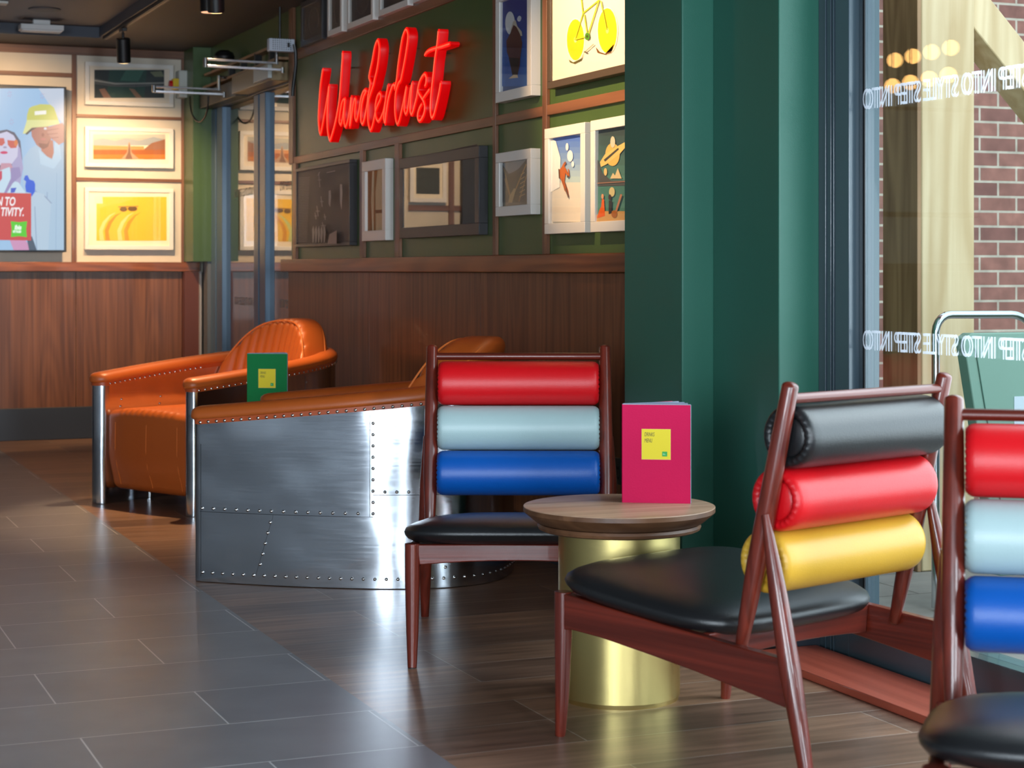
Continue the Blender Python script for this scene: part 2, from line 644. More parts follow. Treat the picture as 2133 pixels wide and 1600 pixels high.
M_BRASS = brass()
M_ALU = aluminium()
M_TILE = brickmat('slate_floor_tile', (124, 124, 127), (114, 114, 119), (186, 186, 188), 0.73, 0.383, 0.0022, 0.5, 2, (-1.12 + 0.73 * 4, -4.93 + 0.383 * 20, 0),
                  rough=0.34, noise=0.10, nscale=5, bump=0.05, mortar_smooth=0.0)
M_PLANK = brickmat('grey_brown_floor_plank', (146, 112, 90), (110, 84, 70), (172, 156, 144), 1.22, 0.2307, 0.0014, 0.37, 3, (-1.875 + 1.22 * 5, -4.515 + 0.2307 * 30, 0),
                   rough=0.32, noise=0.34, nstretch=(1.3, 15, 1), nscale=2.2, bump=0.07, mortar_smooth=0.0)
M_BRICK = brickmat('outdoor_red_brick', (168, 118, 104), (136, 94, 86), (204, 196, 178), 0.225, 0.075, 0.006, 0.5, 2, (0, 0, 0), rot=(R(90), 0, 0),
                   rough=0.85, noise=0.22, nscale=14, bump=0.4)
M_PAVE = brickmat('pavement', (150, 148, 142), (136, 134, 130), (110, 108, 104), 0.6, 0.4, 0.006, 0.5, 2, (0, 0, 0), rough=0.8, noise=0.1)
M_PINE = wood('pale_timber', (196, 172, 128), (222, 204, 164), 'z', 1.0, 0.6, 0.0, contrast=0.9, across=12)

# ------------------------------------------------------------------ setting: floor, walls, ceiling
XW = 2.92       # sign wall and window line
YB = 12.66      # far wall
ZC = 2.63
mb = MB(); mb.box(-3.4, 1.50, -4.0, YB, -0.05, 0.0)
f = struct('floor', mb, M_TILE)
mb = MB(); mb.box(1.50, 2.96, -4.0, YB, -0.05, 0.0)
f = struct('floor', mb, M_PLANK)
mb = MB(); mb.box(-3.4, XW + 0.2, YB, YB + 0.1, 0, 3.0)
struct('wall_back', mb, M_CREAM)
mb = MB(); mb.box(XW, XW + 0.12, 5.5, 10.36, 0, 2.9)
struct('wall_right', mb, M_WGREEN)
mb = MB(); mb.box(XW, XW + 0.12, 10.36, YB, 2.33, 2.9)      # wall above the door
mb.box(2.80, XW + 0.12, YB - 0.30, YB, 1.19, 2.63)          # green return at the far corner
struct('wall_right', mb, M_WGREEN)
# stepped green pier between sign wall and window
mb = MB()
mb.box(2.71, 3.06, 5.156, 5.567, 0, 2.9)
struct('wall_pier_far', mb, M_GREEN, bevel=0.004)
mb = MB()
mb.box(2.82, 3.06, 4.755, 5.156, 0, 2.9)
struct('wall_pier_near', mb, M_GREEN, bevel=0.004)
mb = MB()
mb.box(2.705, 2.95, 5.146, 5.567, 0, 0.13)
mb.box(2.812, 2.954, 4.745, 5.156, 0, 0.13)
mb.box(XW - 0.035, XW, 5.567, 10.36, 0, 0.15)
struct('baseboard_right', mb, M_BASE)
mb = MB(); mb.box(-3.4, 2.83, YB - 0.045, YB, 0, 0.215)
struct('baseboard_back', mb, M_BASE, bevel=0.004)
# unseen sides that close the room: left and rear walls with openings for the daylight lamps
mb = MB()
mb.box(-3.5, -3.4, -1.6, YB, 0, 2.9)
mb.box(-3.5, -3.4, -4.0, -3.6, 0, 2.9)
mb.box(-3.5, -3.4, -3.6, -1.6, 2.55, 2.9)
mb.box(-3.5, -3.4, -3.6, -1.6, 0, 0.35)
struct('wall_left', mb, M_DARKWALL)
mb = MB()
mb.box(-3.5, -2.2, -4.1, -4.0, 0, 2.9)
mb.box(-1.1, 0.95, -4.1, -4.0, 0, 2.9)
mb.box(1.85, 3.1, -4.1, -4.0, 0, 2.9)
mb.box(-2.2, 1.85, -4.1, -4.0, 2.65, 2.9)
mb.box(-2.2, 1.85, -4.1, -4.0, 0.0, 0.3)
struct('wall_front', mb, M_DARKWALL)
# ceiling with the shallow coffer on the left
CXR, CYF = 2.13, 12.05
mb = MB()
mb.box(CXR, XW + 0.15, -4.0, YB, ZC, ZC + 0.06)
mb.box(-3.4, CXR, CYF, YB, ZC, ZC + 0.06)
struct('ceiling', mb, M_CEIL)
mb = MB()
mb.box(-3.4, CXR + 0.02, -4.0, CYF + 0.02, ZC + 0.06, ZC + 0.10)
struct('ceiling', mb, M_CEIL2)
mb = MB()
mb.box(-3.4, CXR, CYF - 0.012, CYF, ZC - 0.008, ZC + 0.06)
mb.box(CXR - 0.012, CXR, -4.0, CYF, ZC - 0.004, ZC + 0.06)
struct('trim_1', mb, M_EDGE)

# wood panelling and ledges
def ypx(x, X=XW):
    return onX(x, HOR, X).y
def xpx(x, Y=YB):
    return onY(x, HOR, Y).x
seams = [5.567, ypx(1010), ypx(777), 10.36]
for i in range(3):
    mb = MB()
    mb.box(XW - 0.02, XW, seams[i] + 0.0015, seams[i + 1] - 0.0015, 0.15, 1.12)
    struct('wall_panel_right', mb, M_PANEL, bevel=0.001)
mb = MB(); mb.box(XW - 0.055, XW, 5.567, 10.40, 1.122, 1.192)
struct('trim_2', mb, M_LEDGE, bevel=0.003)
bs = [-3.4, -0.6, 0.35, 1.0, xpx(157), xpx(378)]
for i in range(5):
    mb = MB()
    mb.box(bs[i] + 0.0015, bs[i + 1] - 0.0015, YB - 0.02, YB, 0.2, 1.12)
    struct('wall_panel_back', mb, M_PANEL, bevel=0.001)
mb = MB(); mb.box(xpx(378), 2.885, YB - 0.10, YB, 0.0, 1.12)
struct('wall_panel_corner', mb, mat('dark_veneer', (92, 46, 32), 0.45))
mb = MB(); mb.box(2.885, 2.90, YB - 0.12, YB, 0.0, 1.12)
struct('trim_3', mb, mat('grey_strip', (150, 146, 146), 0.5))
mb = MB(); mb.box(-3.4, 2.90, YB - 0.07, YB, 1.122, 1.185)
struct('trim_4', mb, M_LEDGEX, bevel=0.003)
# oak battens on the sign wall
mb = MB()
for z0, z1 in ((1.735, 1.775), (2.325, 2.385)):
    mb.box(XW - 0.014, XW, 5.567, 10.36, z0, z1)
struct('trim_5', mb, M_TRIMY, bevel=0.002)
mb = MB()
for a, b in ((615, 622), (755, 763), (828, 838)):
    mb.box(XW - 0.016, XW, ypx(b), ypx(a), 1.192, 1.74)
for a, b in ((1033, 1039), (1137, 1146)):
    mb.box(XW - 0.016, XW, ypx(b), ypx(a), 1.192, 2.63)
mb.box(XW - 0.018, XW, 10.27, 10.36, 1.74, 2.63)
struct('trim_6', mb, M_TRIMZ, bevel=0.002)
# battens on the far wall
mb = MB()
mb.box(xpx(149), xpx(158.5), YB - 0.018, YB, 1.185, 2.60)
mb.box(xpx(377), xpx(386), YB - 0.018, YB, 1.185, 2.60)
mb.box(0.98, 1.02, YB - 0.018, YB, 1.185, 2.60)
struct('trim_7', mb, M_TRIMZ, bevel=0.002)
mb = MB()
mb.box(-3.4, xpx(386), YB - 0.02, YB, 2.575, ZC)
z = onY(75, 150, YB).z; z2 = onY(75, 159, YB).z
mb.box(-3.4, xpx(149), YB - 0.016, YB, z2, z)
for ya, yb in ((241, 247.5), (371.5, 378.5)):
    mb.box(xpx(158.5), xpx(377), YB - 0.016, YB, onY(260, yb, YB).z, onY(260, ya, YB).z)
mb.box(-3.4, 0.98, YB - 0.016, YB, 1.56, 1.60)
mb.box(1.02, 1.33, YB - 0.016, YB, 1.56, 1.60)
struct('trim_8', mb, M_TRIMX, bevel=0.002)

# ------------------------------------------------------------------ window by the chairs (right side)
XG = 2.994
mb = MB()
XJ, XS = 2.955, 2.990
y_j0, y_j1 = ypx(1768, XJ), 4.755
mb.box(XJ, 3.06, y_j0, y_j1, 0, ZC)
for q in (1720, 1731, 1737):
    yy = ypx(q, XJ)
    mb.box(XJ - 0.004, XJ, yy - 0.004, yy, 0, ZC)
y_s0 = ypx(1802, XS)
mb.box(XS, 3.022, y_s0, y_j0, 0.0, ZC)
mb.box(XJ, 3.05, -4.0, y_j0, 2.50, ZC)
mb.box(XJ, 3.05, -4.0, y_j0, -0.03, 0.125)
for yy in (2.2, 0.1, -2.0):
    mb.box(XJ, 3.05, yy - 0.04, yy + 0.04, 0.1, 2.5)
win = struct('window_1', mb, M_ANTH, bevel=0.002)
mb = MB(); mb.box(XG, XG + 0.006, -4.0, y_s0, 0.125, 2.5)
mb.build('window_pane', M_GLASS, win)
mb = MB()
mb.box(XS - 0.003, XS, y_s0 - 0.001, y_s0 + 0.008, 0.125, 2.5)
mb.build('gasket_strip', M_RUB, win)
# frosted lettering on the pane, reading from the street
p0, p1 = onX(1802, 186, XG), onX(1808, 228, XG)
zt1, zb1 = p0.z, p1.z
pl, pl2 = onX(1802, 687, XG), onX(1808, 728.5, XG)
period = abs(ypx(1802, XG) - ypx(2007, XG))
for zt, zb in ((zt1, zb1), (pl.z, pl2.z)):
    mb = MB()
    h = abs(zt - zb)
    # default face: capital height about 0.69 of size
    size = h / 0.69
    ystart = ypx(1802, XG)
    one = 'STEP INTO '
    for k in range(-1, 6):
        # letters run along +Y when read from outside (looking towards -X)
        for dx in (0.0, -0.008):
            mt = Matrix.Translation((XG - 0.002 + dx, ystart - k * period, zb)) @ Matrix(((0, 0, 1, 0), (1, 0, 0, 0), (0, 1, 0, 0), (0, 0, 0, 1)))
            if k < 0:
                continue
            textmesh(mb, 'STYLE STEP INTO', M_ETCH, mt, size=size, width=period * 0.955, align='RIGHT', bold=0.0)
    o = mb.build('window_lettering', M_ETCH, win, smooth=False)
mb = MB(); mb.box(2.96, 3.2, -4.0, 14.0, 2.9, 7.5)  # unseen upper building wall, added to shade the post outside
struct('wall_facade', mb, M_BRICK)
# timber sill board lying along the window foot
mb = MB(); mb.box(2.715, 2.935, 1.0, 4.735, 0.0, 0.022)
tag(mb.build('floor_board', M_TERRA, bevel=0.002), 'terracotta-red wooden board lying on the floor along the window foot', 'board')

# ------------------------------------------------------------------ outside
mb = MB(); mb.box(3.05, 12, -6, 14, -0.12, -0.03)
struct('ground', mb, M_PAVE)
mb = MB(); mb.box(3.2, 10, 7.72, 7.95, -0.03, 3.8)
o = struct('wall_outside', mb, M_BRICK)
pa, pb = onY(1920, HOR, 6.0).x, onY(2030, HOR, 6.0).x
st = thing('timber_frame', 'pale squared timber post with a slanting brace, outside the window', 'timber post', (pa, 6.0, -0.03))
mb = MB(); mb.box(pa, pb, 6.0, 6.24, -0.03, 3.4)
mb.build('post', M_PINE, st, bevel=0.006)
mb = MB(); mb.box(pa - 0.018, pa - 0.0005, 6.003, 6.237, -0.03, 3.4)  # thin added board, browner than the post, covering its left face
so = mb.build('side_board', wood('brown_timber', (130, 98, 66), (182, 148, 110), 'z', 1.0, 0.6, 0.0, contrast=0.9, across=12), st, bevel=0.002)
so['label'] = 'brown side board'
c1 = onY(2029, 58, 6.03); c2 = onY(2133, 188, 6.03); c3 = onY(2133, 75, 6.03); c4 = onY(2064, 0, 6.03)
dv = (c2 - c1) * 5
mb = MB(); mb.prism([c1 - (c2 - c1) * 0.55, c1 + dv, c1 + dv + (c4 - c1), c4 - (c2 - c1) * 0.55 + (c4 - c1) * 0.02], (0, 0.16, 0))
mb.build('brace', M_PINE, st, bevel=0.005)

# green sign board with a chrome frame outside
Yb = 5.05
st = thing('pavement_board', 'pale green board on a chrome tube stand, outside the window', 'pavement sign', tuple(onY(2060, 1375, Yb).xy) + (-0.03,))
L0 = onY(2012, 742, Yb); L1 = onY(2035, 890, Yb); T = onY(2040, 694, Yb)
slope = (L1 - L0) / (L0.z - L1.z)
zb = 0.12
bot = L1 + slope * (L1.z - zb)
top = L0 - slope * (T.z - L0.z)
W = 0.62
pts = []
pts.append(Vector((bot.x, Yb, zb)))
pts.append(Vector((bot.x + W - 0.08, Yb, zb)))
pts.append(Vector((top.x + W + 0.1, Yb, T.z - 0.03)))
pts.append(Vector((top.x + W + 0.07, Yb, T.z)))
pts.append(Vector((top.x + 0.035, Yb, T.z)))
pts.append(Vector((top.x + 0.005, Yb, T.z - 0.02)))
M_BOARD = mat('sage_green_board', (124, 160, 144), 0.5)
mb = MB(); mb.prism(pts, (0, 0.05, 0))
mb.build('board_panel', M_BOARD, st, bevel=0.004)
mb = MB()
a = Vector((top.x + 0.05, Yb - 0.002, T.z - 0.05)); b = Vector((bot.x + 0.05, Yb - 0.002, zb))
mb.tube([a, b], 0.002, 6)
mb.build('panel_seam', mat('seam_dark_green', (70, 110, 96), 0.6), st)
mb = MB()
q = onY(2112, 826, Yb)
mb.box(q.x, q.x + 0.10, Yb - 0.002, Yb, q.z - 0.11, q.z)
mb.build('paper_notice', flat((196, 212, 222)), st)
mb = MB()
qa = onY(2025, 655, Yb + 0.25); qb = onY(2105, 655, Yb + 0.25)
path = [Vector((qa.x - 0.15, Yb + 0.25, -0.02)), Vector((qa.x - 0.15, Yb + 0.25, qa.z - 0.06))]
for k in range(1, 6):
    a = math.pi - k / 5 * math.pi / 2
    path.append(Vector((qa.x - 0.09 + 0.06 * math.cos(a), Yb + 0.25, qa.z - 0.06 + 0.06 * math.sin(a))))
path.append(qb)
rr = 0.11
for k in range(1, 9):
    a = math.pi / 2 - k / 8 * math.pi / 2
    path.append(Vector((qb.x + rr * math.cos(a), Yb + 0.25, qb.z - rr + rr * math.sin(a))))
path.append(Vector((qb.x + rr, Yb + 0.25, -0.02)))
mb.tube(path, 0.014, 12)
mb.build('tube_stand', M_CHROME, st)
mb = MB()
for yy in (4.75, 4.86):
    mb.tube([(3.15, yy + 0.2, 0.0), (4.6, yy - 0.35, 0.0)], 0.02, 12)
mb.build('foot_bar', M_CHROME, st)

# ------------------------------------------------------------------ glass door at the far end of the right wall
XD = 2.95
door = thing('door_1', 'glass door with steel-blue metal stiles beside the sign wall', 'door', (XD, 11.4, 0))
door['kind'] = 'structure'
del door['label'], door['category']
zdh = 2.215
yA, yB_, yC, yD, yE = ypx(416), ypx(441, 2.93), ypx(464, 2.93), ypx(530, 2.93), ypx(554, 2.93)
mb = MB()
mb.box(2.90, 3.02, yB_, ypx(424, 2.90), 0, zdh)
mb.box(2.92, 3.02, ypx(424, 2.90), 12.60, 0, zdh)
mb.box(2.93, 3.02, 10.36, 12.6, zdh, 2.34)
mb.build('door_frame', mat('grey_door_frame', (88, 92, 96), 0.4), door, bevel=0.003)
for (a, b) in ((yB_, yC), (yD, yE)):
    a, b = max(a, b), min(a, b)
    w = (a - b)
    mb = MB()
    mb.box(2.925, 2.99, a - w * 0.40, a - 0.002, 0, zdh - 0.005)
    mb.box(2.925, 2.99, b, a - w * 0.52, 0, zdh - 0.005)
    mb.build('stile', M_ANTH2, door, bevel=0.003)
    mb = MB(); mb.box(2.935, 2.98, a - w * 0.53, a - w * 0.39, 0, zdh - 0.005)
    mb.build('gasket_strip', M_RUB, door)
for (a, b) in ((yC, yD), (yE, 10.36)):
    mb = MB(); mb.box(2.955, 2.965, min(a, b), max(a, b), 0.1, zdh - 0.004)
    mb.build('door_pane', M_DGLASS, door)
    mb = MB(); mb.box(2.94, 2.98, min(a, b), max(a, b), 0.0, 0.1)
    mb.build('bottom_rail', M_ANTH2, door, bevel=0.003)
    mb = MB()
    h = 0.05
    for zt in (zt1, pl.z):
        y0 = max(a, b) - 0.03
        n = 0
        textmesh(mb, 'STEP INTO STYLE STEP INTO' if abs(a - b) > 0.7 else 'STYLE STEP INTO', M_ETCH, Matrix.Translation((2.9535, min(a, b) + 0.03, zt - h)) @ Matrix(((0, 0, 1, 0), (1, 0, 0, 0), (0, 1, 0, 0), (0, 0, 0, 1))), size=0.072, sx=0.62)
    mb.build('pane_lettering', mat('faint_film', (150, 152, 150), 0.7), door, smooth=False)
# dark backing space behind the door (lobby)
mb = MB()
mb.box(3.9, 4.0, 8.2, 14.0, -0.03, 3.0)
mb.box(3.04, 3.9, 10.15, 10.25, -0.03, 3.0)
mb.box(3.04, 3.9, 13.9, 14.0, -0.03, 3.0)
mb.box(3.04, 4.0, 10.15, 14.0, 2.9, 3.0)
mb.box(3.02, 3.12, 12.6, 14.0, -0.03, 3.0)
struct('wall_lobby', mb, mat('lobby_wall', (96, 88, 78), 0.7))

# door operator: casing, brackets and two folding arms
op = thing('door_operator', 'door-closer casing and rails above the glass door', 'door closer', (2.9, 11.3, 2.25))
M_OPER = mat('bronze_casing', (138, 120, 88), 0.4, 0.2)
M_OPER2 = mat('bronze_casing_dark', (66, 62, 50), 0.45)
mb = MB(); mb.box(2.815, 2.92, 10.42, 11.35, 2.225, 2.335)
mb.build('casing', M_OPER, op, bevel=0.004)
mb = MB(); mb.box(2.84, 2.92, 11.36, 12.35, 2.215, 2.32)
mb.build('casing', M_OPER2, op, bevel=0.004)
mb = MB()
mb.box(2.85, 2.92, 10.40, 12.30, 2.345, 2.36)
mb.box(2.86, 2.92, 10.40, 12.30, 2.43, 2.445)
mb.build('rail', mat('warm_rail', (150, 118, 84), 0.4), op)
for yy in (10.62, 10.95, 11.3, 11.6):
    mb = MB()
    mb.box(2.86, 2.90, yy, yy + 0.03, 2.36, 2.44)
    mb.build('bracket', M_BLACKP, op)
mb = MB()
q = onX(531, 168, 2.80)
mb.box(2.79, 2.815, q.y - 0.33, q.y, 2.235, 2.315)
mb.build('end_cap', mat('pale_end_cap', (190, 198, 196), 0.4), op, bevel=0.003)

def arm(xs, y, z, length, dz, tilt, stem_top):
    ex, ey = xs - length * math.cos(tilt), y - length * math.sin(tilt)
    mb = MB()
    mb.prism([(xs + 0.012, y - 0.008, z), (xs + 0.012, y + 0.012, z), (ex, ey + 0.012, z), (ex, ey - 0.008, z)], (0, 0, 0.013))
    up = mb.build('upper_arm_bar', M_BRUSH, op, bevel=0.002)
    mb = MB(); mb.tube([(xs, y, z), (xs, y, stem_top)], 0.011, 12)
    mb.build('stem', M_CHROME, up)
    mb = MB(); mb.tube([(ex, ey, z - dz), (ex, ey, z + 0.014)], 0.013, 12)
    mb.build('pivot', M_CHROME, up)
    mb = MB()
    mb.prism([(xs + 0.02, y - 0.06, z - dz - 0.006), (xs + 0.02, y - 0.045, z - dz - 0.006), (ex - 0.005, ey + 0.014, z - dz), (ex - 0.005, ey - 0.006, z - dz)], (0, 0, 0.015))
    lo = mb.build('lower_arm_bar', M_BRUSH, op, bevel=0.002)
    mb = MB(); mb.tube([(xs + 0.02, y - 0.052, z - dz - 0.016), (xs + 0.02, y - 0.052, z - dz + 0.016)], 0.012, 12)
    mb.build('pivot', M_CHROME, lo)
    mb = MB(); mb.tube([(xs, y, stem_top - 0.01), (2.88, y, stem_top - 0.01)], 0.009, 10)
    mb.build('stem_holder', M_CHROME, op)
p = onX(576, 134, 2.80)
arm(2.80, p.y, p.z, 0.42, 0.038, 0.10, p.z + 0.085)
p = onX(456, 182, 2.80)
arm(2.80, p.y, p.z - 0.02, 0.42, 0.03, 0.06, p.z + 0.075)

# perforated grey box
y0 = onX(561, 90, 2.80).y
q0, q1 = onX(561, 79, 2.80), onX(561, 107, 2.80)
q2 = onX(616, 90, 2.80)
bx = thing('control_box', 'pale grey perforated metal box above the upper door arm', 'control box', (2.83, q2.y + 0.02, q1.z))
yy = (q0.y + q2.y) / 2
pa_, pb_ = onY(561, 79, yy), onY(614, 108, yy)
mb = MB(); mb.box(pa_.x, pb_.x, yy, yy + 0.05, pb_.z, pa_.z)
mb.build('box_body', mat('pale_box', (178, 190, 204), 0.45), bx, bevel=0.003)
mb = MB()
for i in range(9):
    for j in range(6):
        px_, pz_ = pa_.x + 0.022 + i * 0.0125, pb_.z + 0.012 + j * 0.0115
        mb.lathe([(0.0028, 0), (0.0028, 0.002)], (px_, yy, pz_), 8, None, Matrix.Rotation(R(90), 3, 'X'))
mb.build('perforations', M_BLACKP, bx)
mb = MB(); mb.box(pb_.x - 0.043, pb_.x - 0.030, yy - 0.003, yy, pb_.z + 0.025, pb_.z + 0.05)
mb.build('indicator', M_BLACKP, bx)
# cables
def cable(label, pts, r=0.006):
    mb = MB(); mb.tube(pts, r, 10)
    return tag(mb.build('cable', M_BLACKP), label, 'cable')
q = onX(612, 100, 2.84)
cable('thick black cable dropping beside the perforated box', [onX(613, y, 2.84) + Vector((0.01 * math.sin(k), 0, 0)) for k, y in enumerate((92, 110, 135, 160, 185, 200))], 0.010)
cable('thin black cable rising to the ceiling above the perforated box', [onX(583, 80, 2.83), onX(583, 40, 2.83), onX(583, -2, 2.83), onX(583, -14, 2.83)], 0.007)
def arc(px0, px1, ptop, pbot, X):
    out = []
    for k in range(13):
        a = math.pi * k / 12
        x = (px0 + px1) / 2 - (px1 - px0) / 2 * math.cos(a)
        y = ptop + (pbot - ptop) * math.sin(a) ** 0.8
        out.append(onX(x, y, X))
    return out
cable('black cable loop hanging under the far door arm', arc(396, 434, 200, 254, 2.80), 0.006)
# ceiling sensor
q = onX(467, 124, 2.83)
mb = MB()
mb.lathe([(0.045, 0.0), (0.062, 0.014), (0.066, 0.03), (0.055, 0.055), (0.03, 0.07)], (2.83, q.y, q.z - 0.012), 24, None)
tag(mb.build('door_sensor', M_BLACKP), 'black rounded door sensor above the folding arms', 'sensor')
# isolator switch box by the corner
sw = thing('isolator_switch', 'grey switch box with red knob and yellow plate in the far corner', 'switch', (2.79, YB - 0.05, 2.1))
a, b = onY(373, 146, YB - 0.12), onY(408, 204, YB - 0.12)
mb = MB(); mb.box(a.x, b.x, YB - 0.12, YB, b.z, a.z)
mb.build('switch_body', M_GREY, sw, bevel=0.006)
a, b = onY(361, 163, YB - 0.12), onY(373, 186, YB - 0.12)
mb = MB(); mb.box(a.x, b.x, YB - 0.12, YB - 0.05, b.z, a.z)
mb.build('yellow_plate', mat('yellow_plastic', (226, 190, 30), 0.4), sw, bevel=0.003)
a = onY(358, 175, YB - 0.12)
mb = MB(); mb.tube([(a.x - 0.01, YB - 0.08, a.z), (a.x + 0.016, YB - 0.08, a.z)], 0.028, 20)
mb.build('red_knob', mat('red_plastic', (200, 20, 24), 0.35), sw, bevel=0.003)
# small black bracket near the corner
a = onY(392, 120, YB - 0.06)
mb = MB()
mb.box(a.x - 0.012, a.x + 0.018, YB - 0.08, YB - 0.02, a.z - 0.08, a.z + 0.07)
mb.box(a.x - 0.006, a.x, YB - 0.09, YB - 0.08, a.z - 0.02, a.z + 0.09)
mb.box(a.x - 0.02, a.x + 0.02, YB - 0.1, YB, a.z - 0.085, a.z - 0.06)
tag(mb.build('corner_bracket', M_BLACKP, bevel=0.003), 'small black bracket above the grey switch box', 'bracket')

# ------------------------------------------------------------------ ceiling fittings
tr = thing('ceiling_track', 'black lighting track running along the coffer edge', 'track', (2.15, 11.0, ZC - 0.02))
mb = MB(); mb.box(2.135, 2.165, 3.0, 12.0, ZC - 0.022, ZC)
mb.build('track_body', M_BLACKP, tr)
mb = MB(); mb.box(2.146, 2.154, 3.0, 11.98, ZC - 0.024, ZC - 0.022)
mb.build('track_slot', mat('slot_metal', (120, 110, 100), 0.4, 0.5), tr)

def track_spot(label, x, y, tgt, tilt=0.0):
    t = thing('track_spotlight', label, 'spotlight', (x, y, ZC - 0.024), 0, 'black spotlights on the ceiling track')
    mb = MB()
    mb.box(x - 0.015, x + 0.015, y - 0.05, y + 0.05, ZC - 0.045, ZC - 0.024)
    mb.tube([(x, y, ZC - 0.045), (x, y, ZC - 0.10)], 0.008, 10)
    mb.build('spot_bracket', M_BLACKP, t, bevel=0.002)
    mb = MB()
    top, bot = Vector((x, y, ZC - 0.082)), Vector((x + 0.012, y + 0.035, ZC - 0.228))
    mb.tube([top, bot], 0.042, 28)
    mb.build('lamp_housing', M_BLACKP, t, bevel=0.005)
    mb = MB()
    d = (bot - top).normalized()
    mb.tube([bot - d * 0.004, bot + d * 0.0015], 0.031, 24)
    mb.build('lamp_lens', mat('lamp_lens', (255, 214, 150), 0.4, emit=6), t)
    spot_light('lamp_beam', bot + d * 0.03, tgt[0], tgt[1], WARM, tgt[2], 0.7)
track_spot('black track spotlight in front of the far picture wall', 2.15, 11.40, ((2.35, YB, 1.38), 100, 78))
track_spot('black track spotlight lighting the orange armchairs', 2.15, 9.0, ((2.05, 8.45, 0.0), 190, 56))
t0 = thing('ceiling_downlight', 'black surface-mounted cylinder downlight on the dark ceiling', 'downlight', (2.375, 10.11, ZC))
mb = MB(); mb.lathe([(0.045, -0.077), (0.045, 0.0)], (2.375, 10.11, ZC), 32)
mb.build('lamp_housing', M_BLACKP, t0, bevel=0.002)
mb = MB(); mb.lathe([(0.038, -0.079), (0.038, -0.0765)], (2.375, 10.11, ZC), 28)
mb.build('lamp_lens', mat('downlight_lens', (240, 180, 140), 0.5, emit=0.9), t0)
spot_light('downlight_beam', (2.375, 10.11, ZC - 0.10), (2.375, 10.11, 0), 22, WARM, 80)
e = thing('emergency_light', 'white emergency light panel under the ceiling edge', 'emergency light', (1.70, 11.8, ZC))
a, b = onY(40, 62, 11.85), onY(130, 62, 11.85)
mb = MB(); mb.box(a.x, b.x, 11.78, 11.90, ZC - 0.006, ZC + 0.028)
mb.box(a.x + 0.08, b.x - 0.08, 11.81, 11.87, ZC + 0.028, ZC + 0.06)
mb.build('housing', mat('white_plastic', (206, 206, 206), 0.4), e, bevel=0.004)
mb = MB()
mb.box(a.x + 0.01, b.x - 0.01, 11.79, 11.89, ZC - 0.014, ZC - 0.005)
mb.build('diffuser', mat('white_diffuser', (226, 226, 226), 0.5), e, bevel=0.004)
v = onZ(93, 19, ZC + 0.06)
mb = MB()
mb.lathe([(0.095, 0.0), (0.095, -0.006), (0.085, -0.008), (0.0, -0.006)][::-1], (v.x, v.y, ZC + 0.06), 32)
tag(mb.build('ceiling_speaker', mat('grille', (56, 56, 60), 0.6)), 'round dark ceiling speaker near the emergency light', 'speaker')
v = onZ(6, 4, ZC + 0.06)
mb = MB(); mb.box(v.x - 0.2, v.x + 0.025, v.y - 0.05, v.y + 0.05, ZC + 0.045, ZC + 0.06)
tag(mb.build('ceiling_sensor', M_GREY, bevel=0.003), 'small pale ceiling fitting at the top-left corner', 'sensor')

# more lamps of the room, outside the frame: they light the pictures
for (x, y, tgt, pw, sz, lab) in ((1.35, 11.2, (1.45, YB, 1.45), 90, 90, 'black cylinder downlight in front of the wall screen'),
                                 (1.75, 6.1, (XW, 6.18, 1.98), 150, 56, 'black cylinder downlight facing the lemon bicycle picture')):
    t = thing('ceiling_downlight', lab, 'downlight', (x, y, ZC))
    mb = MB(); mb.lathe([(0.045, -0.077), (0.045, 0.06)], (x, y, ZC), 24)
    mb.build('lamp_housing', M_BLACKP, t)
    spot_light('lamp_beam', (x, y, ZC - 0.10), tgt, pw, WARM, sz)
# globe lamps hanging further back in the room (seen as reflections in the window)
M_GLOBE = mat('glowing_globe', (255, 214, 150), 0.5, emit=7.0, emitcol=(255, 190, 110))
k = 0
for row, (z0, xo) in enumerate(((2.30, 0.0), (2.15, 0.05))):
    for i in range(4):
        gx, gy = 0.12 + xo - 0.02 * i, 8.15 + i * 0.20 - row * 0.05
        g = thing('globe_lamp', 'glowing round globe lamp hanging in a row', 'lamp', (gx, gy, z0), 0, 'globe lamps hanging in two rows')
        mb = MB(); mb.lathe([(0.001, -0.042)] + [(0.042 * math.cos(R(a)), 0.042 * math.sin(R(a))) for a in range(-75, 76, 15)] + [(0.001, 0.042)], (gx, gy, z0), 20)
        mb.build('globe', M_GLOBE, g)
        mb = MB(); mb.tube([(gx, gy, z0 + 0.04), (gx, gy, ZC + 0.06)], 0.004, 8)
        mb.build('flex', M_BLACKP, g)

# ------------------------------------------------------------------ art helpers
def ell(cx, cy, rx, ry, n=20, a0=0, a1=360):
    return [(cx + rx * math.cos(R(a0 + (a1 - a0) * k / n)), cy + ry * math.sin(R(a0 + (a1 - a0) * k / n))) for k in range(n + (0 if a1 - a0 == 360 else 1))]


def line(x0, y0, x1, y1, w):
    d = math.hypot(x1 - x0, y1 - y0)
    nx, ny = -(y1 - y0) / d * w / 2, (x1 - x0) / d * w / 2
    return [(x0 + nx, y0 + ny), (x1 + nx, y1 + ny), (x1 - nx, y1 - ny), (x0 - nx, y0 - ny)]


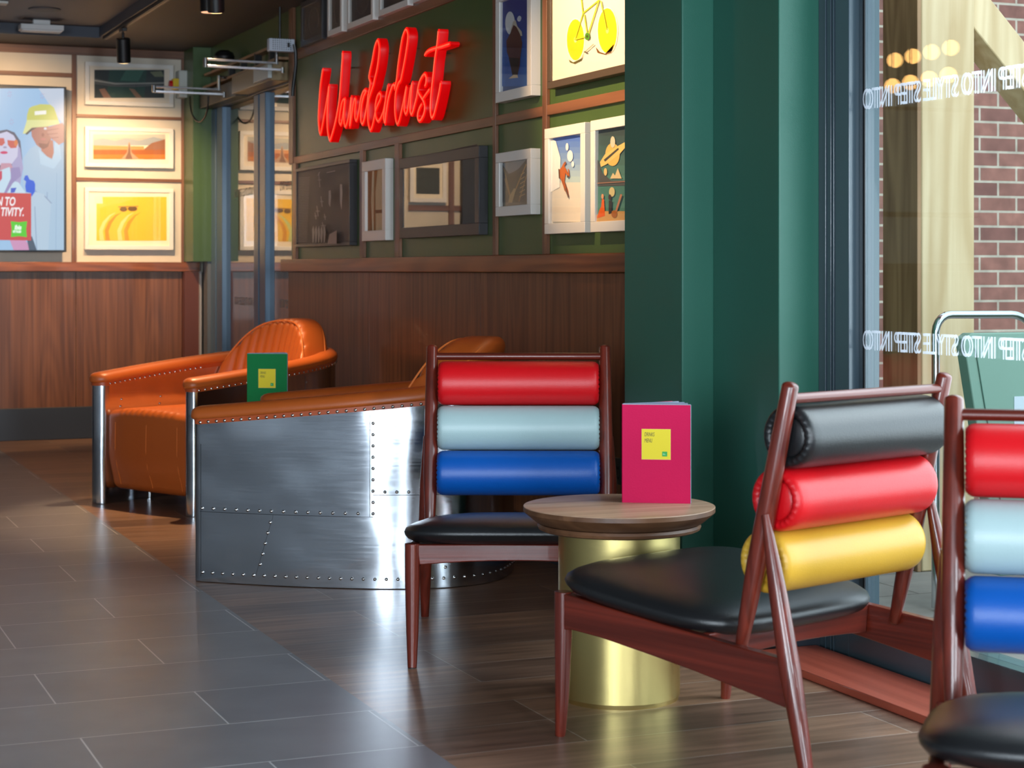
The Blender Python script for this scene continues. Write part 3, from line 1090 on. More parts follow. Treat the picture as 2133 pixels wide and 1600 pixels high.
def art(mb, plane, val, outward, items, emit=0.0, step=0.00035, clip=None):
    """items: (rgb, [(px,py)...]); drawn on the plane, later items on top"""
    for k, (rgb, pts) in enumerate(items):
        P = []
        if clip:
            pts = clip_poly(pts, clip)
            if len(pts) < 3:
                continue
        for (x, y) in pts:
            if plane == 'X':
                q = onX(x, y, val)
                q.x += outward * step * (k + 1)
            else:
                q = onY(x, y, val)
                q.y += outward * step * (k + 1)
            P.append(q)
        n = Vector((0, 0, 0))
        for i in range(len(P)):
            n += P[i].cross(P[(i + 1) % len(P)])
        want = Vector((outward, 0, 0)) if plane == 'X' else Vector((0, outward, 0))
        if n.dot(want) < 0:
            P = P[::-1]
        mb.add(P, [list(range(len(P)))], flat(rgb, emit))


def clip_poly(pts, c):
    x0, y0, x1, y1 = c
    for ax, lim, sg in ((0, x0, 1), (0, x1, -1), (1, y0, 1), (1, y1, -1)):
        out = []
        for i in range(len(pts)):
            a, b = pts[i], pts[(i + 1) % len(pts)]
            ia, ib = sg * (a[ax] - lim) >= 0, sg * (b[ax] - lim) >= 0
            if ia:
                out.append(a)
            if ia != ib:
                t = (lim - a[ax]) / (b[ax] - a[ax])
                out.append((a[0] + t * (b[0] - a[0]), a[1] + t * (b[1] - a[1])))
        pts = out
        if len(pts) < 3:
            return []
    return pts


def grad(x0, y0, x1, y1, c0, c1, n=10):
    out = []
    for k in range(n):
        t = (k + 0.5) / n
        c = tuple(int(c0[i] + (c1[i] - c0[i]) * t) for i in range(3))
        ya, yb = y0 + (y1 - y0) * k / n, y0 + (y1 - y0) * (k + 1) / n
        out.append((c, [(x0, ya), (x1, ya), (x1, yb), (x0, yb)]))
    return out


def picture(name, label, cat, plane, face, wall, o_rect, member, mount, frame_mat, items=None, glass=None, group=None, inner_col=(240, 238, 230), recess=0.016, emit=0.0):
    """o_rect: (a0, a1, z0, z1) outer size on the wall; a is Y (sign wall) or X (far wall)"""
    a0, a1, z0, z1 = o_rect
    t = thing(name, label, cat, (wall, (a0 + a1) / 2, z0) if plane == 'X' else ((a0 + a1) / 2, wall, z0), 0, group)

    def bx(mb, b0, b1, c0, c1, d0, d1, m=None):
        if plane == 'X':
            mb.box(d0, d1, b0, b1, c0, c1, m)
        else:
            mb.box(b0, b1, d0, d1, c0, c1, m)
    mw = member
    mb = MB()
    bx(mb, a0, a1, z0, z0 + mw, face, wall)
    bx(mb, a0, a1, z1 - mw, z1, face, wall)
    bx(mb, a0, a0 + mw, z0 + mw, z1 - mw, face, wall)
    bx(mb, a1 - mw, a1, z0 + mw, z1 - mw, face, wall)
    mb.build('frame', frame_mat, t, bevel=0.0015)
    pr = face + recess
    mb = MB()
    bx(mb, a0 + mw, a1 - mw, z0 + mw, z1 - mw, pr, pr + 0.004)
    mb.build('mount_card', flat(inner_col), t)
    if items:
        mb = MB()
        art(mb, plane, pr - 0.0006, -1, items, emit)
        mb.build('print', None, t, smooth=False)
    if glass:
        mb = MB()
        bx(mb, a0 + mw, a1 - mw, z0 + mw, z1 - mw, face + 0.003, face + 0.0045)
        mb.build('glazing', glass, t)
    return t


FX = XW - 0.042


def rx(xl, xr, yl_top, yl_bot, X=FX):
    """left/right front-face pixels and the top and bottom pixels of the left edge -> (y0, y1, z0, z1)"""
    a = onX(xl, yl_top, X); b = onX(xl, yl_bot, X); c = onX(xr, HOR, X)
    return (c.y, a.y, b.z, a.z)


INK = (30, 28, 30)
# moon picture
r = rx(1032, 1106, -14, 215)
bg = grad(1045, 0, 1100, 180, (44, 52, 128), (46, 110, 190), 9)
picture('framed_picture', 'tall white-framed picture of a white moon and dark figure on blue', 'picture', 'X', FX, XW, r, 0.042, 0, M_FWHITE,
        [(c, [(x - 3 if x < 1060 else x + 2, y) for x, y in p]) for c, p in bg] +
        [((222, 224, 226), ell(1064, 48, 10, 24)), ((225, 226, 228), ell(1083, 40, 4, 5)), ((200, 206, 214), ell(1084, 38, 4, 5, 12)),
         ((196, 186, 168), [(1071, 45), (1076, 42), (1080, 55), (1089, 66), (1090, 75), (1066, 74), (1066, 62)]),
         ((84, 40, 34), [(1072, 52), (1078, 56), (1086, 72), (1090, 90), (1086, 120), (1085, 135), (1081, 152), (1071, 153), (1066, 130), (1058, 108), (1057, 85), (1064, 72)]),
         ((46, 34, 34), [(1062, 120), (1084, 122), (1081, 156), (1070, 158)]),
         ((226, 196, 160), [(1062, 164), (1072, 156), (1080, 156), (1082, 162)])], M_PGLASS, 'white-framed pictures on the sign wall', (60, 90, 150))
# lemon bicycle picture
r0 = onX(1140, 186, FX)
r = (5.60, r0.y, r0.z, 2.60)
yl = (240, 214, 20)
picture('framed_picture', 'large dark-framed picture of a bicycle with lemon-slice wheels', 'picture', 'X', FX, XW, r, 0.028, 0, mat('bronze_frame', (74, 62, 52), 0.4),
        [((250, 244, 226), ell(1199, 83, 20, 46)), ((226, 198, 20), ell(1199, 83, 18, 43)), ((248, 240, 150), ell(1199, 83, 3, 6)),
         ((250, 244, 226), ell(1266, 64, 22, 50)), ((236, 196, 16), ell(1266, 64, 20, 47)), ((248, 232, 120), ell(1266, 64, 3, 6)),
         ((90, 84, 30), [(1186, 124), (1195, 130), (1212, 122), (1219, 108), (1212, 126), (1198, 133), (1188, 130)]),
         ((110, 70, 20), [(1242, 98), (1250, 108), (1262, 112), (1276, 106), (1280, 92), (1274, 110), (1262, 114), (1246, 110)])] +
        [((170, 190, 40), line(*q, w)) for q, w in (((1199, 83, 1216, 28), 2.2), ((1216, 28, 1212, -8), 2.4), ((1216, 28, 1250, 0), 2.6), ((1219, 30, 1226, 76), 2.4), ((1226, 76, 1250, 0), 2.6), ((1254, 2, 1266, 62), 2.2), ((1199, 83, 1226, 76), 1.8))] +
        [((70, 130, 30), ell(1226, 76, 5, 8)), ((60, 60, 30), ell(1226, 76, 2, 3)),
         ((150, 140, 120), line(1222, 108, 1240, 92, 2)), ((90, 80, 60), line(1220, 108, 1226, 110, 3))], M_PGLASS, None, (244, 228, 206), recess=0.010)
# bridge picture
r = rx(1032, 1105.5, 320, 451.5)
picture('framed_picture', 'small white-framed picture of a rope footbridge', 'picture', 'X', FX, XW, r, 0.04, 0, M_FWHITE,
        [((118, 130, 140), [(1047, 341), (1099, 330), (1099, 422), (1047, 422)]), ((62, 58, 60), [(1047, 343), (1060, 362), (1070, 358), (1080, 352), (1096, 333), (1099, 330), (1099, 422), (1047, 422)]),
         ((44, 40, 38), [(1052, 366), (1072, 362), (1090, 356), (1080, 422), (1052, 422)]),
         ((150, 116, 66), line(1050, 350, 1064, 410, 2)), ((150, 116, 66), line(1052, 372, 1064, 412, 2)), ((164, 128, 76), line(1097, 342, 1066, 416, 2.4)), ((150, 118, 74), line(1099, 362, 1082, 420, 2)),
         ((176, 150, 104), [(1063, 408), (1072, 392), (1076, 394), (1068, 422), (1060, 422)])] +
        [((184, 156, 108), line(1083 + k * 0.8, 410 - k * 9, 1095, 404 - k * 9, 1.6)) for k in range(6)], M_PGLASS, 'white-framed pictures on the sign wall', (96, 92, 86))
# skier picture
r = rx(1134, 1218, 269, 488)
bg = grad(1152, 282, 1216, 380, (80, 120, 210), (190, 214, 214), 8)
picture('framed_picture', 'tall white-framed picture of an orange skier against sky', 'picture', 'X', FX, XW, r, 0.040, 0, M_FWHITE,
        bg + grad(1152, 380, 1216, 462, (224, 220, 208), (250, 236, 214), 5) +
        [((244, 246, 244), [(1150, 290), (1160, 294), (1170, 330), (1168, 390), (1150, 400)]), ((244, 246, 248), ell(1190, 325, 6, 12)), ((238, 242, 246), ell(1184, 306, 3, 8)), ((232, 240, 244), ell(1196, 342, 3, 6)),
         ((196, 100, 20), [(1177, 340), (1180, 337), (1179, 347), (1184, 356), (1189, 368), (1185, 368), (1181, 360), (1179, 378), (1186, 396), (1188, 410), (1186, 411), (1178, 392), (1172, 376), (1168, 366), (1168, 354), (1173, 348)]),
         ((150, 84, 40), ell(1180.5, 340, 1.7, 3.6)), ((196, 100, 20), line(1187, 352, 1189, 368, 2)), ((120, 60, 20), line(1180, 380, 1188, 410, 1.6)), ((176, 88, 20), line(1174, 372, 1181, 398, 2.2)), ((90, 60, 30), line(1168, 352, 1169, 372, 2)), ((90, 60, 30), ell(1187, 368, 2, 2.5)), ((110, 100, 90), line(1182, 392, 1188, 412, 1.5))], M_PGLASS, 'white-framed pictures on the sign wall', (236, 226, 206))
# planet picture
rr0 = onX(1229.7, 252, FX); rr1 = onX(1229.7, 484, FX)
r = (5.72, rr0.y, rr1.z, rr0.z)
picture('framed_picture', 'white-framed picture of a ringed planet over figures', 'picture', 'X', FX, XW, r, 0.038, 0, M_FWHITE,
        grad(1246, 262, 1330, 386, (44, 58, 60), (74, 128, 118), 6) + grad(1246, 386, 1330, 462, (60, 112, 104), (88, 140, 124), 4) +
        [((70, 72, 72), [(1246, 330), (1256, 360), (1275, 376), (1330, 376), (1330, 386), (1246, 388)]),
         ((214, 176, 92), ell(1278, 322, 15, 24)), ((220, 186, 108), [(1252, 338), (1262, 322), (1290, 304), (1304, 296), (1306, 306), (1292, 322), (1266, 342), (1254, 348)]),
         ((60, 62, 54), [(1260, 333), (1290, 308), (1292, 311), (1263, 337)]), ((206, 196, 170), ell(1279, 296, 5, 12)),
         ((214, 184, 120), ell(1264, 358, 3.4, 8)), ((206, 186, 140), [(1274, 372), (1280, 360), (1284, 366), (1290, 350), (1298, 372)]),
         ((150, 110, 90), line(1246, 382, 1310, 378, 2)), ((196, 182, 130), ell(1278, 400, 6, 10)),
         ((206, 160, 96), [(1246, 448), (1262, 440), (1330, 440), (1330, 462), (1246, 462)]),
         ((222, 96, 20), [(1258, 412), (1262, 416), (1264, 450), (1247, 455), (1252, 438), (1256, 430)]), ((210, 150, 110), ell(1259, 409, 2.6, 5)),
         ((44, 46, 50), [(1272, 418), (1279, 418), (1278, 444), (1272, 446)]), ((60, 40, 40), ell(1274.5, 411, 3, 6)), ((170, 100, 40), ell(1284, 446, 6, 8)), ((180, 120, 90), line(1288, 440, 1299, 405, 4))], M_PGLASS, 'white-framed pictures on the sign wall', (60, 100, 96))
# black-and-white photograph
r = rx(616, 728, 352, 515.5)
g1 = (150, 146, 144)
items = [((84, 76, 74), [(620, 352), (726, 334), (726, 512), (620, 512)])]
items += [(g1, line(622 + 0, 371 + k * 3.4, 645, 370 + k * 3.4, 0.7)) for k in range(40)]
for (a, b, rr1_, rr2_) in ((671, 375, 4, 30), (676, 420, 4, 22), (668, 440, 5, 22), (680, 470, 6, 14), (664, 450, 3, 14), (674, 490, 4, 18), (684, 452, 3, 12)):
    items.append(((128, 122, 120), ell(a, b, rr1_, 1.6, 10)))
    items.append(((150, 144, 142), line(a - rr1_ * 0.4, b - rr2_ / 2, a + 1, b + rr2_ / 2, 1.4)))
items += [((168, 160, 156), [(692, 398), (696, 396), (697, 410), (695, 432), (692, 424)]), ((176, 168, 162), [(716, 384), (720, 384), (721, 402), (719, 438), (716, 420)]),
          ((150, 134, 128), [(690, 508), (694, 488), (709, 480), (709, 508)]), ((176, 168, 164), line(688, 360, 706, 356, 1.2)), ((176, 168, 164), line(670, 366, 674, 358, 1.2))]
for k in range(5):
    items.append(((150, 144, 140), [(658 + k * 6, 478), (661 + k * 6, 470), (663 + k * 6, 484), (661 + k * 6, 504), (659 + k * 6, 506)]))
picture('framed_picture', 'dark-framed black and white photograph at the far end of the sign wall', 'picture', 'X', FX, XW, r, 0.018, 0, M_FDARK, items, None, None, (70, 66, 66), recess=0.008)
# narrow white frame; reflections of brown trim and cream wall painted into the print
r = rx(753.6, 802.5, 338, 502.5)
picture('framed_picture', 'narrow white-framed picture with painted-on reflections of brown trim', 'picture', 'X', FX, XW, r, 0.05, 0, M_FWHITE,
        [((206, 180, 140), [(764, 345), (800, 345), (800, 488), (764, 488)]), ((150, 92, 30), [(764, 350), (776, 346), (773, 420), (776, 486), (764, 488)]), ((222, 206, 176), [(776, 346), (780, 346), (776, 420), (779, 486), (776, 487)]),
         ((150, 92, 30), [(780, 346), (788, 344), (782, 400), (783, 488), (779, 488)]), ((130, 78, 34), line(783, 441, 800, 440, 7))], None, 'white-framed pictures on the sign wall', (214, 190, 150))
# large dark frame, its glass mirroring the far wall
r = rx(832, 997.5, 331, 497)
picture('framed_picture', 'wide dark-framed picture whose glass mirrors the far wall', 'picture', 'X', FX, XW, r, 0.05, 0, M_FDARK,
        [((58, 52, 48), [(838, 334), (994, 300), (994, 488), (838, 488)]), ((44, 46, 52), [(960, 320), (994, 318), (994, 486), (960, 486)])], M_PGLASS2, None, (52, 48, 46))
# upper row, running out of the top of the photograph
for (xl, xr, yb, dark, lab) in ((626, 670, 98.5, 1, 'dark-framed emblem picture in the top row, beside the door corner'), (681.6, 711.8, 77, 0, 'narrowest white-framed picture in the top row over the sign'),
                                (722.4, 776.5, 62, 0, 'white-framed dark picture in the top row, over the letter W'), (788.5, 849, 35, 0, 'white-framed picture in the top row over the letters der'), (860, 925, 7, 0, 'last white-framed picture in the top row, barely in frame')):
    a = onX(xl, yb, FX); c = onX(xr, yb, FX)
    it = [((66, 54, 50), [(xl - 5, -40), (xr + 5, -40), (xr + 5, yb + 10), (xl - 5, yb + 10)])]
    zt = min(2.62, a.z + 0.36)
    y0_, y1_ = c.y + 0.04, a.y - 0.04
    t = picture('framed_picture', lab, 'picture', 'X', FX, XW, (c.y, a.y, a.z, zt), 0.03, 0, M_FDARK if dark else M_FWHITE, None, M_PGLASS, None if dark else 'white-framed pictures in the top row', (62, 52, 48))
    mb = MB()
    yc, zc = (c.y + a.y) / 2, (a.z + zt) / 2
    hw = (a.y - c.y) / 2 - 0.05
    ring = [Vector((FX + 0.0152, yc + hw * 0.6 * math.cos(q), zc + 0.07 * math.sin(q))) for q in [2 * math.pi * k / 24 for k in range(24)]]
    mb.tube(ring + [ring[0]], 0.0012, 6, None, cap=False)
    mb.build('print', mat('emblem_ink', (104, 94, 86), 0.6), t)

# far wall pictures
FY = YB - 0.045


def ry(xl, xr, yt, yb, Y=FY):
    a, b = onY(xl, yt, Y), onY(xr, yb, Y)
    return (a.x, b.x, b.z, a.z)


picture('framed_picture', 'white-framed dark green aerial picture, top of the far wall', 'picture', 'Y', FY, YB, ry(177.5, 361.5, 128, 223.5), 0.028, 0, M_FWHITE,
        [((34, 46, 48), [(196.5, 145.5), (342, 145.5), (342, 204), (196.5, 204)]), ((26, 66, 58), [(228, 145.5), (306, 145.5), (300, 204), (222, 204)]), ((50, 96, 82), [(262, 146), (300, 146), (288, 170), (250, 168)]),
         ((78, 80, 80), [(196.5, 163), (230, 171), (280, 173), (342, 170), (342, 177), (280, 182), (230, 180), (196.5, 175)]), ((150, 150, 142), [(196.5, 166), (240, 173), (342, 172), (342, 174), (240, 176), (196.5, 169)]),
         ((132, 96, 78), [(206, 186), (218, 184), (232, 204), (216, 204)]), ((126, 96, 76), [(268, 184), (280, 186), (296, 204), (284, 204)]), ((110, 116, 90), [(312, 150), (336, 148), (342, 160), (322, 160)])], M_PGLASS, 'pictures on the far wall', (226, 214, 196), recess=0.010)
picture('framed_picture', 'white-framed desert road picture, middle of the far wall', 'picture', 'Y', FY, YB, ry(177.5, 361.5, 262.5, 351), 0.028, 0, M_FWHITE,
        grad(194, 280, 344, 302, (190, 188, 178), (172, 160, 146), 3) +
        [((150, 158, 164), [(194, 292), (215, 288), (240, 294), (262, 288), (290, 293), (320, 285), (344, 292), (344, 303), (194, 303)]), ((140, 92, 64), [(298, 312), (316, 298), (344, 290), (344, 332), (300, 332)]),
         ((206, 140, 84), [(194, 303), (300, 305), (300, 312), (194, 312)]), ((158, 86, 30), [(194, 312), (344, 312), (344, 322), (194, 322)]), ((190, 112, 30), [(194, 322), (344, 322), (344, 331.5), (194, 331.5)]),
         ((176, 140, 110), [(268, 296), (270, 296), (274, 318), (290, 331.5), (252, 331.5), (264, 318)]), ((120, 84, 62), [(268.5, 300), (270, 300), (272, 320), (276, 331.5), (260, 331.5), (266, 318)])], M_PGLASS, 'pictures on the far wall', (236, 222, 200), recess=0.010)
picture('framed_picture', 'white-framed yellow picture with curving tyre tracks, bottom of the far wall', 'picture', 'Y', FY, YB, ry(177, 361.5, 390, 520.7), 0.028, 0, M_FWHITE,
        [((232, 186, 50), [(201, 410), (347, 410), (347, 501.5), (201, 501.5)]), ((238, 222, 190), [(196, 410), (213, 408), (214, 424), (198, 424)])] +
        [(c, [(x0, 501), (x0 - 2, 480), (x0 + 6, 462), (x0 + 20, 448), (x0 + 34, 442), (x0 + 22, 451), (x0 + 12, 466), (x0 + 6, 482), (x0 + 9, 501)]) for c, x0 in (((196, 206, 130), 208), ((216, 140, 34), 220), ((196, 206, 130), 246), ((214, 150, 40), 260))] +
        [((112, 84, 40), ell(257, 436, 8, 5)), ((104, 76, 36), ell(276, 435, 10, 5)), ((150, 110, 50), line(246, 431, 288, 430, 2))], M_PGLASS, 'pictures on the far wall', (240, 226, 200), recess=0.010)
# wall picture left of the screen (out of frame, mirrored in the dark-framed glass)
t = picture('framed_picture', 'white-framed dark seascape, on the far wall left of the screen', 'picture', 'Y', FY, YB, (1.05, 1.33, 1.62, 1.93), 0.03, 0, M_FWHITE, None, None, None, (236, 224, 200), recess=0.012)
mb = MB()
mb.box(1.10, 1.28, FY + 0.009, FY + 0.0118, 1.68, 1.87)
mb.build('print', mat('sea_print', (52, 60, 60), 0.6, var=0.6, vscale=14, stretch=(1, 1, 3)), t)
mb = MB(); mb.box(0.60, 0.93, YB - 0.05, YB, 1.25, 2.1)
tag(mb.build('dark_panel', mat('dark_print', (46, 48, 52), 0.5, var=0.5, vscale=9)), 'dark picture panel far left on the back wall', 'panel')

# ------------------------------------------------------------------ wall screen
TY = YB - 0.11
scr = thing('wall_screen', 'wall-mounted screen showing two people and a red text panel', 'screen', (1.68, YB - 0.06, 1.2))
a, b = onY(138.5, 178, TY), onY(138.5, 525, TY)
sx0, sx1, sz0, sz1 = 1.475, a.x, onY(100, 525, TY).z, onY(100, 179.5, TY).z
mb = MB(); mb.box(sx0, sx1, TY, TY + 0.05, sz0, sz1)
mb.build('screen_casing', mat('screen_bezel', (40, 46, 54), 0.35), scr, bevel=0.003)
mb = MB(); mb.box(sx0 + 0.12, sx1 - 0.12, TY + 0.05, YB - 0.02, sz0 + 0.2, sz1 - 0.2)
mb.build('wall_bracket', M_BLACKP, scr)
sky = (158, 196, 232)
ccc = (-26, 184, 133, 521)
items = [(sky, [(-90, 184), (133, 184), (133, 521), (-90, 521)]), ((196, 208, 226), [(80, 184), (133, 184), (133, 260), (118, 240)])]
for (cx_, cy_) in ((20, 196), (24, 254), (88, 200), (112, 240)):
    items += [((176, 160, 200), line(cx_ + 5 * math.cos(q), cy_ + 7 * math.sin(q), cx_ + 2 * math.cos(q), cy_ + 3 * math.sin(q), 1.1)) for q in (0.3, 1.3, 2.4, 3.5, 4.5, 5.5)]
items += [
    # man: shirt, neck, face, hat, hand
    ((172, 200, 224), [(48, 330), (62, 310), (80, 300), (112, 320), (133, 300), (133, 521), (60, 521), (56, 430), (48, 380)]),
    ((150, 176, 206), [(62, 392), (70, 390), (92, 420), (96, 430), (90, 424), (74, 402)]), ((146, 174, 206), line(98, 400, 97, 521, 2)), ((150, 180, 210), line(118, 360, 116, 521, 1)),
    ((186, 122, 110), [(84, 296), (110, 292), (112, 318), (108, 331), (98, 326), (86, 314)]),
    ((176, 120, 112), [(64, 264), (70, 262), (100, 262), (106, 274), (106, 296), (96, 309), (86, 310), (76, 302), (66, 284)]),
    ((140, 92, 88), [(80, 298), (98, 300), (104, 290), (100, 306), (90, 311), (82, 306)]), ((196, 120, 120), ell(90, 290, 6, 2.2)), ((150, 96, 90), ell(89, 281, 3, 4)),
    ((184, 214, 236), [(80, 310), (90, 322), (108, 334), (112, 318), (114, 296), (124, 300), (128, 330), (112, 352), (84, 342)]),
    ((204, 206, 112), [(60, 226), (66, 222), (84, 217), (104, 218), (112, 224), (118, 240), (124, 258), (96, 264), (66, 266), (54, 278), (47, 279), (55, 256), (56, 240)]),
    ((222, 226, 160), [(56, 250), (120, 250), (124, 258), (96, 264), (66, 266), (54, 278), (47, 279)]), ((246, 246, 240), [(72, 232), (96, 230), (96, 238), (72, 240)]),
    ((90, 90, 90), [(52, 279), (64, 268), (78, 265), (66, 272), (56, 281)]),
    ((188, 136, 132), [(96, 266), (130, 256), (133, 262), (133, 296), (122, 302), (116, 296), (108, 290), (100, 280)]),
    ((150, 100, 100), line(98, 272, 122, 268, 1.6)), ((150, 100, 100), line(98, 280, 120, 278, 1.6)), ((150, 100, 100), line(106, 288, 122, 286, 1.6)), ((216, 226, 240), ell(94, 268, 3, 2.5)),
    # woman
    ((96, 96, 116), [(-40, 350), (-30, 300), (-10, 274), (14, 270), (30, 276), (42, 294), (46, 330), (46, 360), (-40, 380)]),
    ((168, 164, 206), [(30, 290), (42, 310), (48, 350), (40, 392), (20, 400), (10, 380), (24, 350)]),
    ((206, 206, 232), [(-24, 300), (-6, 280), (14, 274), (28, 282), (38, 300), (36, 326), (24, 342), (8, 346), (-16, 340), (-26, 320)]),
    ((198, 150, 170), [(2, 340), (22, 340), (28, 352), (4, 376), (-6, 380)]),
    ((204, 100, 96), [(-20, 287), (8, 288), (10, 298), (4, 304), (-16, 302), (-22, 294)]), ((204, 100, 92), [(15, 292), (36, 294), (34, 308), (22, 309), (16, 302)]), ((220, 130, 80), ell(33, 298, 4, 7)),
    ((206, 60, 110), ell(8, 318, 8, 3)), ((160, 150, 180), ell(10, 307, 4, 2)),
    ((196, 222, 240), [(8, 352), (20, 348), (24, 376), (38, 380), (52, 400), (50, 410), (-60, 410), (-30, 370)]), ((200, 70, 96), [(-20, 360), (4, 356), (4, 372), (-8, 388), (-20, 390)]),
    ((150, 140, 190), [(22, 350), (40, 348), (44, 366), (26, 382), (14, 402), (8, 402), (22, 372)]),
    ((60, 90, 200), [(22, 392), (34, 391), (30, 401), (22, 402)]),
    ((0, 92, 220), [(52, 366), (57, 365), (61, 374), (70, 377), (73, 384), (72, 406), (69, 414), (66, 415), (64, 402), (54, 400), (52, 388), (54, 378), (49, 374)]),
    ((182, 206, 226), [(64, 412), (72, 400), (90, 404), (106, 424), (102, 482), (100, 521), (78, 521), (66, 490)]), ((140, 160, 190), line(92, 408, 107, 424, 2)), ((148, 172, 200), line(72, 430, 76, 521, 2)),
    ((206, 150, 190), [(20, 500), (52, 500), (60, 510), (60, 521), (28, 521)]), ((70, 90, 110), [(56, 500), (66, 492), (76, 521), (60, 521)]),
    ((204, 70, 70), [(-90, 400), (64.5, 403), (64.5, 501), (-90, 499)]),
    ((84, 206, 40), [(22, 461), (39, 463), (56, 461), (54, 477), (55.5, 494), (39, 492), (22.5, 494), (24, 477)]),
]
mb = MB()
art(mb, 'Y', TY - 0.0006, -1, items, 0.62, 0.00015, ccc)
def tvtext(body, px, py, hpx, sxf, shear, rgb, emit=0.68):
    q0_, q1_ = onY(px, py, TY), onY(px, py - hpx, TY)
    s = (q1_.z - q0_.z) / 0.69
    textmesh(mb, body, flat(rgb, emit), Matrix.Translation((q0_.x, TY - 0.0145, q0_.z)) @ Matrix.Rotation(R(90), 4, 'X'), size=s, sx=sxf, shear=shear, bold=0.002)
tvtext('N TO', -8, 428, 17.5, 0.60, 0.2, (240, 236, 240))
tvtext('TIVITY.', 0, 449.5, 17, 0.62, 0.2, (240, 236, 240))
tvtext('ibis', 29.5, 478, 9, 0.8, 0.15, (235, 250, 235))
tvtext('STYLES', 26.5, 484.5, 4.0, 0.9, 0.0, (220, 245, 220))
mb.build('display', None, scr, smooth=False)

# ------------------------------------------------------------------ red script sign
SX = XW - 0.070
sg = thing('script_sign', 'large red glowing handwriting sign reading Wanderlust', 'sign', (XW, 8.7, 1.9))


def a1(L):
    return [(650 + x / 13.33, 50 + y / 13.33) for x, y in L]
def a2(L):
    return [(650 + x / 12.31, 170 + y / 12.31) for x, y in L]
def a3(L):
    return [(800 + x / 13.33, 50 + y / 13.33) for x, y in L]
def a4(L):
    return [(800 + x / 13.33, 160 + y / 13.33) for x, y in L]


letters = [
    ('W', [a1([(310, 1270)]) + a2([(235, 50), (205, 400), (180, 900), (195, 1200), (225, 1345), (265, 1200), (320, 900), (390, 500), (450, 110)]),
           a2([(450, 110), (425, 500), (405, 900), (415, 1250), (450, 1450), (478, 1500), (520, 1380), (590, 1130), (660, 800), (715, 450), (750, 0)]) + a1([(840, 1200), (858, 950), (860, 800)])]),
    ('a', [a2([(865, 450), (820, 460), (780, 540), (740, 750), (712, 1000), (740, 1100), (770, 1060), (810, 850), (862, 440), (835, 800), (840, 1060), (870, 1160), (910, 1060), (960, 850), (1020, 400)])]),
    ('n', [a2([(1022, 400), (1005, 800), (985, 1150)]), a2([(985, 1150), (1035, 850), (1080, 560), (1120, 430), (1135, 520), (1118, 750), (1120, 930), (1150, 1000), (1185, 900), (1225, 720)])]),
    ('d', [a2([(1225, 720), (1260, 480), (1310, 290), (1370, 215), (1400, 250), (1340, 380), (1290, 600), (1268, 850), (1275, 1030), (1310, 1085), (1350, 980), (1400, 750), (1440, 500), (1455, 330)]),
           a2([(1460, 340), (1510, 40)]) + a1([(1600, 1450), (1690, 1000), (1760, 620), (1835, 455), (1880, 600), (1880, 800), (1830, 1200), (1750, 1550)]) + a2([(1590, 80), (1510, 320), (1465, 500), (1450, 800), (1455, 1050), (1500, 1235), (1540, 1200), (1590, 1020), (1640, 760)])]),
    ('e', [a2([(1640, 760), (1700, 600), (1770, 440), (1775, 330), (1735, 300), (1680, 400), (1640, 620), (1645, 860), (1680, 980), (1720, 1010), (1780, 920), (1850, 740), (1900, 480)])]),
    ('r', [a4([(125, 240), (70, 560), (30, 900), (10, 1150)]) + a2([(1880, 1060)]), a4([(45, 1290), (85, 950), (140, 600), (215, 340), (270, 220), (310, 240)])]),
    ('l', [a4([(310, 330), (345, 170)]) + a3([(370, 1500), (400, 1200), (455, 800), (530, 360), (620, 150), (680, 280), (670, 500), (610, 900), (545, 1250), (480, 1550)]) + a4([(420, 170), (350, 400), (325, 650), (320, 950), (345, 1200), (385, 1310), (440, 1200), (505, 930), (560, 680)])]),
    ('u', [a4([(560, 680), (640, 270), (600, 600), (580, 880), (600, 1000), (625, 1030), (665, 930), (710, 650), (750, 350), (800, 170)]), a4([(800, 170), (770, 500), (745, 850), (755, 1000), (785, 1040), (830, 930), (880, 730), (925, 560)])]),
    ('s', [a4([(925, 560), (960, 320), (1010, 120)]) + a3([(1080, 1450), (1145, 1390), (1190, 1480)]) + a4([(1190, 60), (1185, 160), (1155, 250)]),
           a4([(965, 350), (975, 440), (1050, 570), (1115, 680), (1150, 850), (1120, 1040), (1040, 1190), (980, 1210), (950, 1120), (965, 980), (1010, 850), (1060, 760)]), a4([(1100, 600), (1180, 480), (1275, 350)])]),
    ('t', [a3([(1525, 200), (1485, 600), (1425, 1000), (1375, 1500)]) + a4([(1340, 330), (1310, 700), (1308, 980), (1340, 1130), (1385, 1090), (1430, 950), (1500, 650), (1555, 380), (1590, 170)]),
           a3([(1150, 850), (1210, 770), (1320, 710), (1450, 670), (1640, 615), (1830, 550)])]),
]


def catmull(P, n=6):
    out = []
    for i in range(len(P) - 1):
        p0, p1, p2, p3 = P[max(i - 1, 0)], P[i], P[i + 1], P[min(i + 2, len(P) - 1)]
        for k in range(n):
            t = k / n
            out.append(0.5 * ((2 * p1) + (p2 - p0) * t + (2 * p0 - 5 * p1 + 4 * p2 - p3) * t * t + (3 * p1 - p0 - 3 * p2 + p3) * t ** 3))
    out.append(P[-1])
    return out


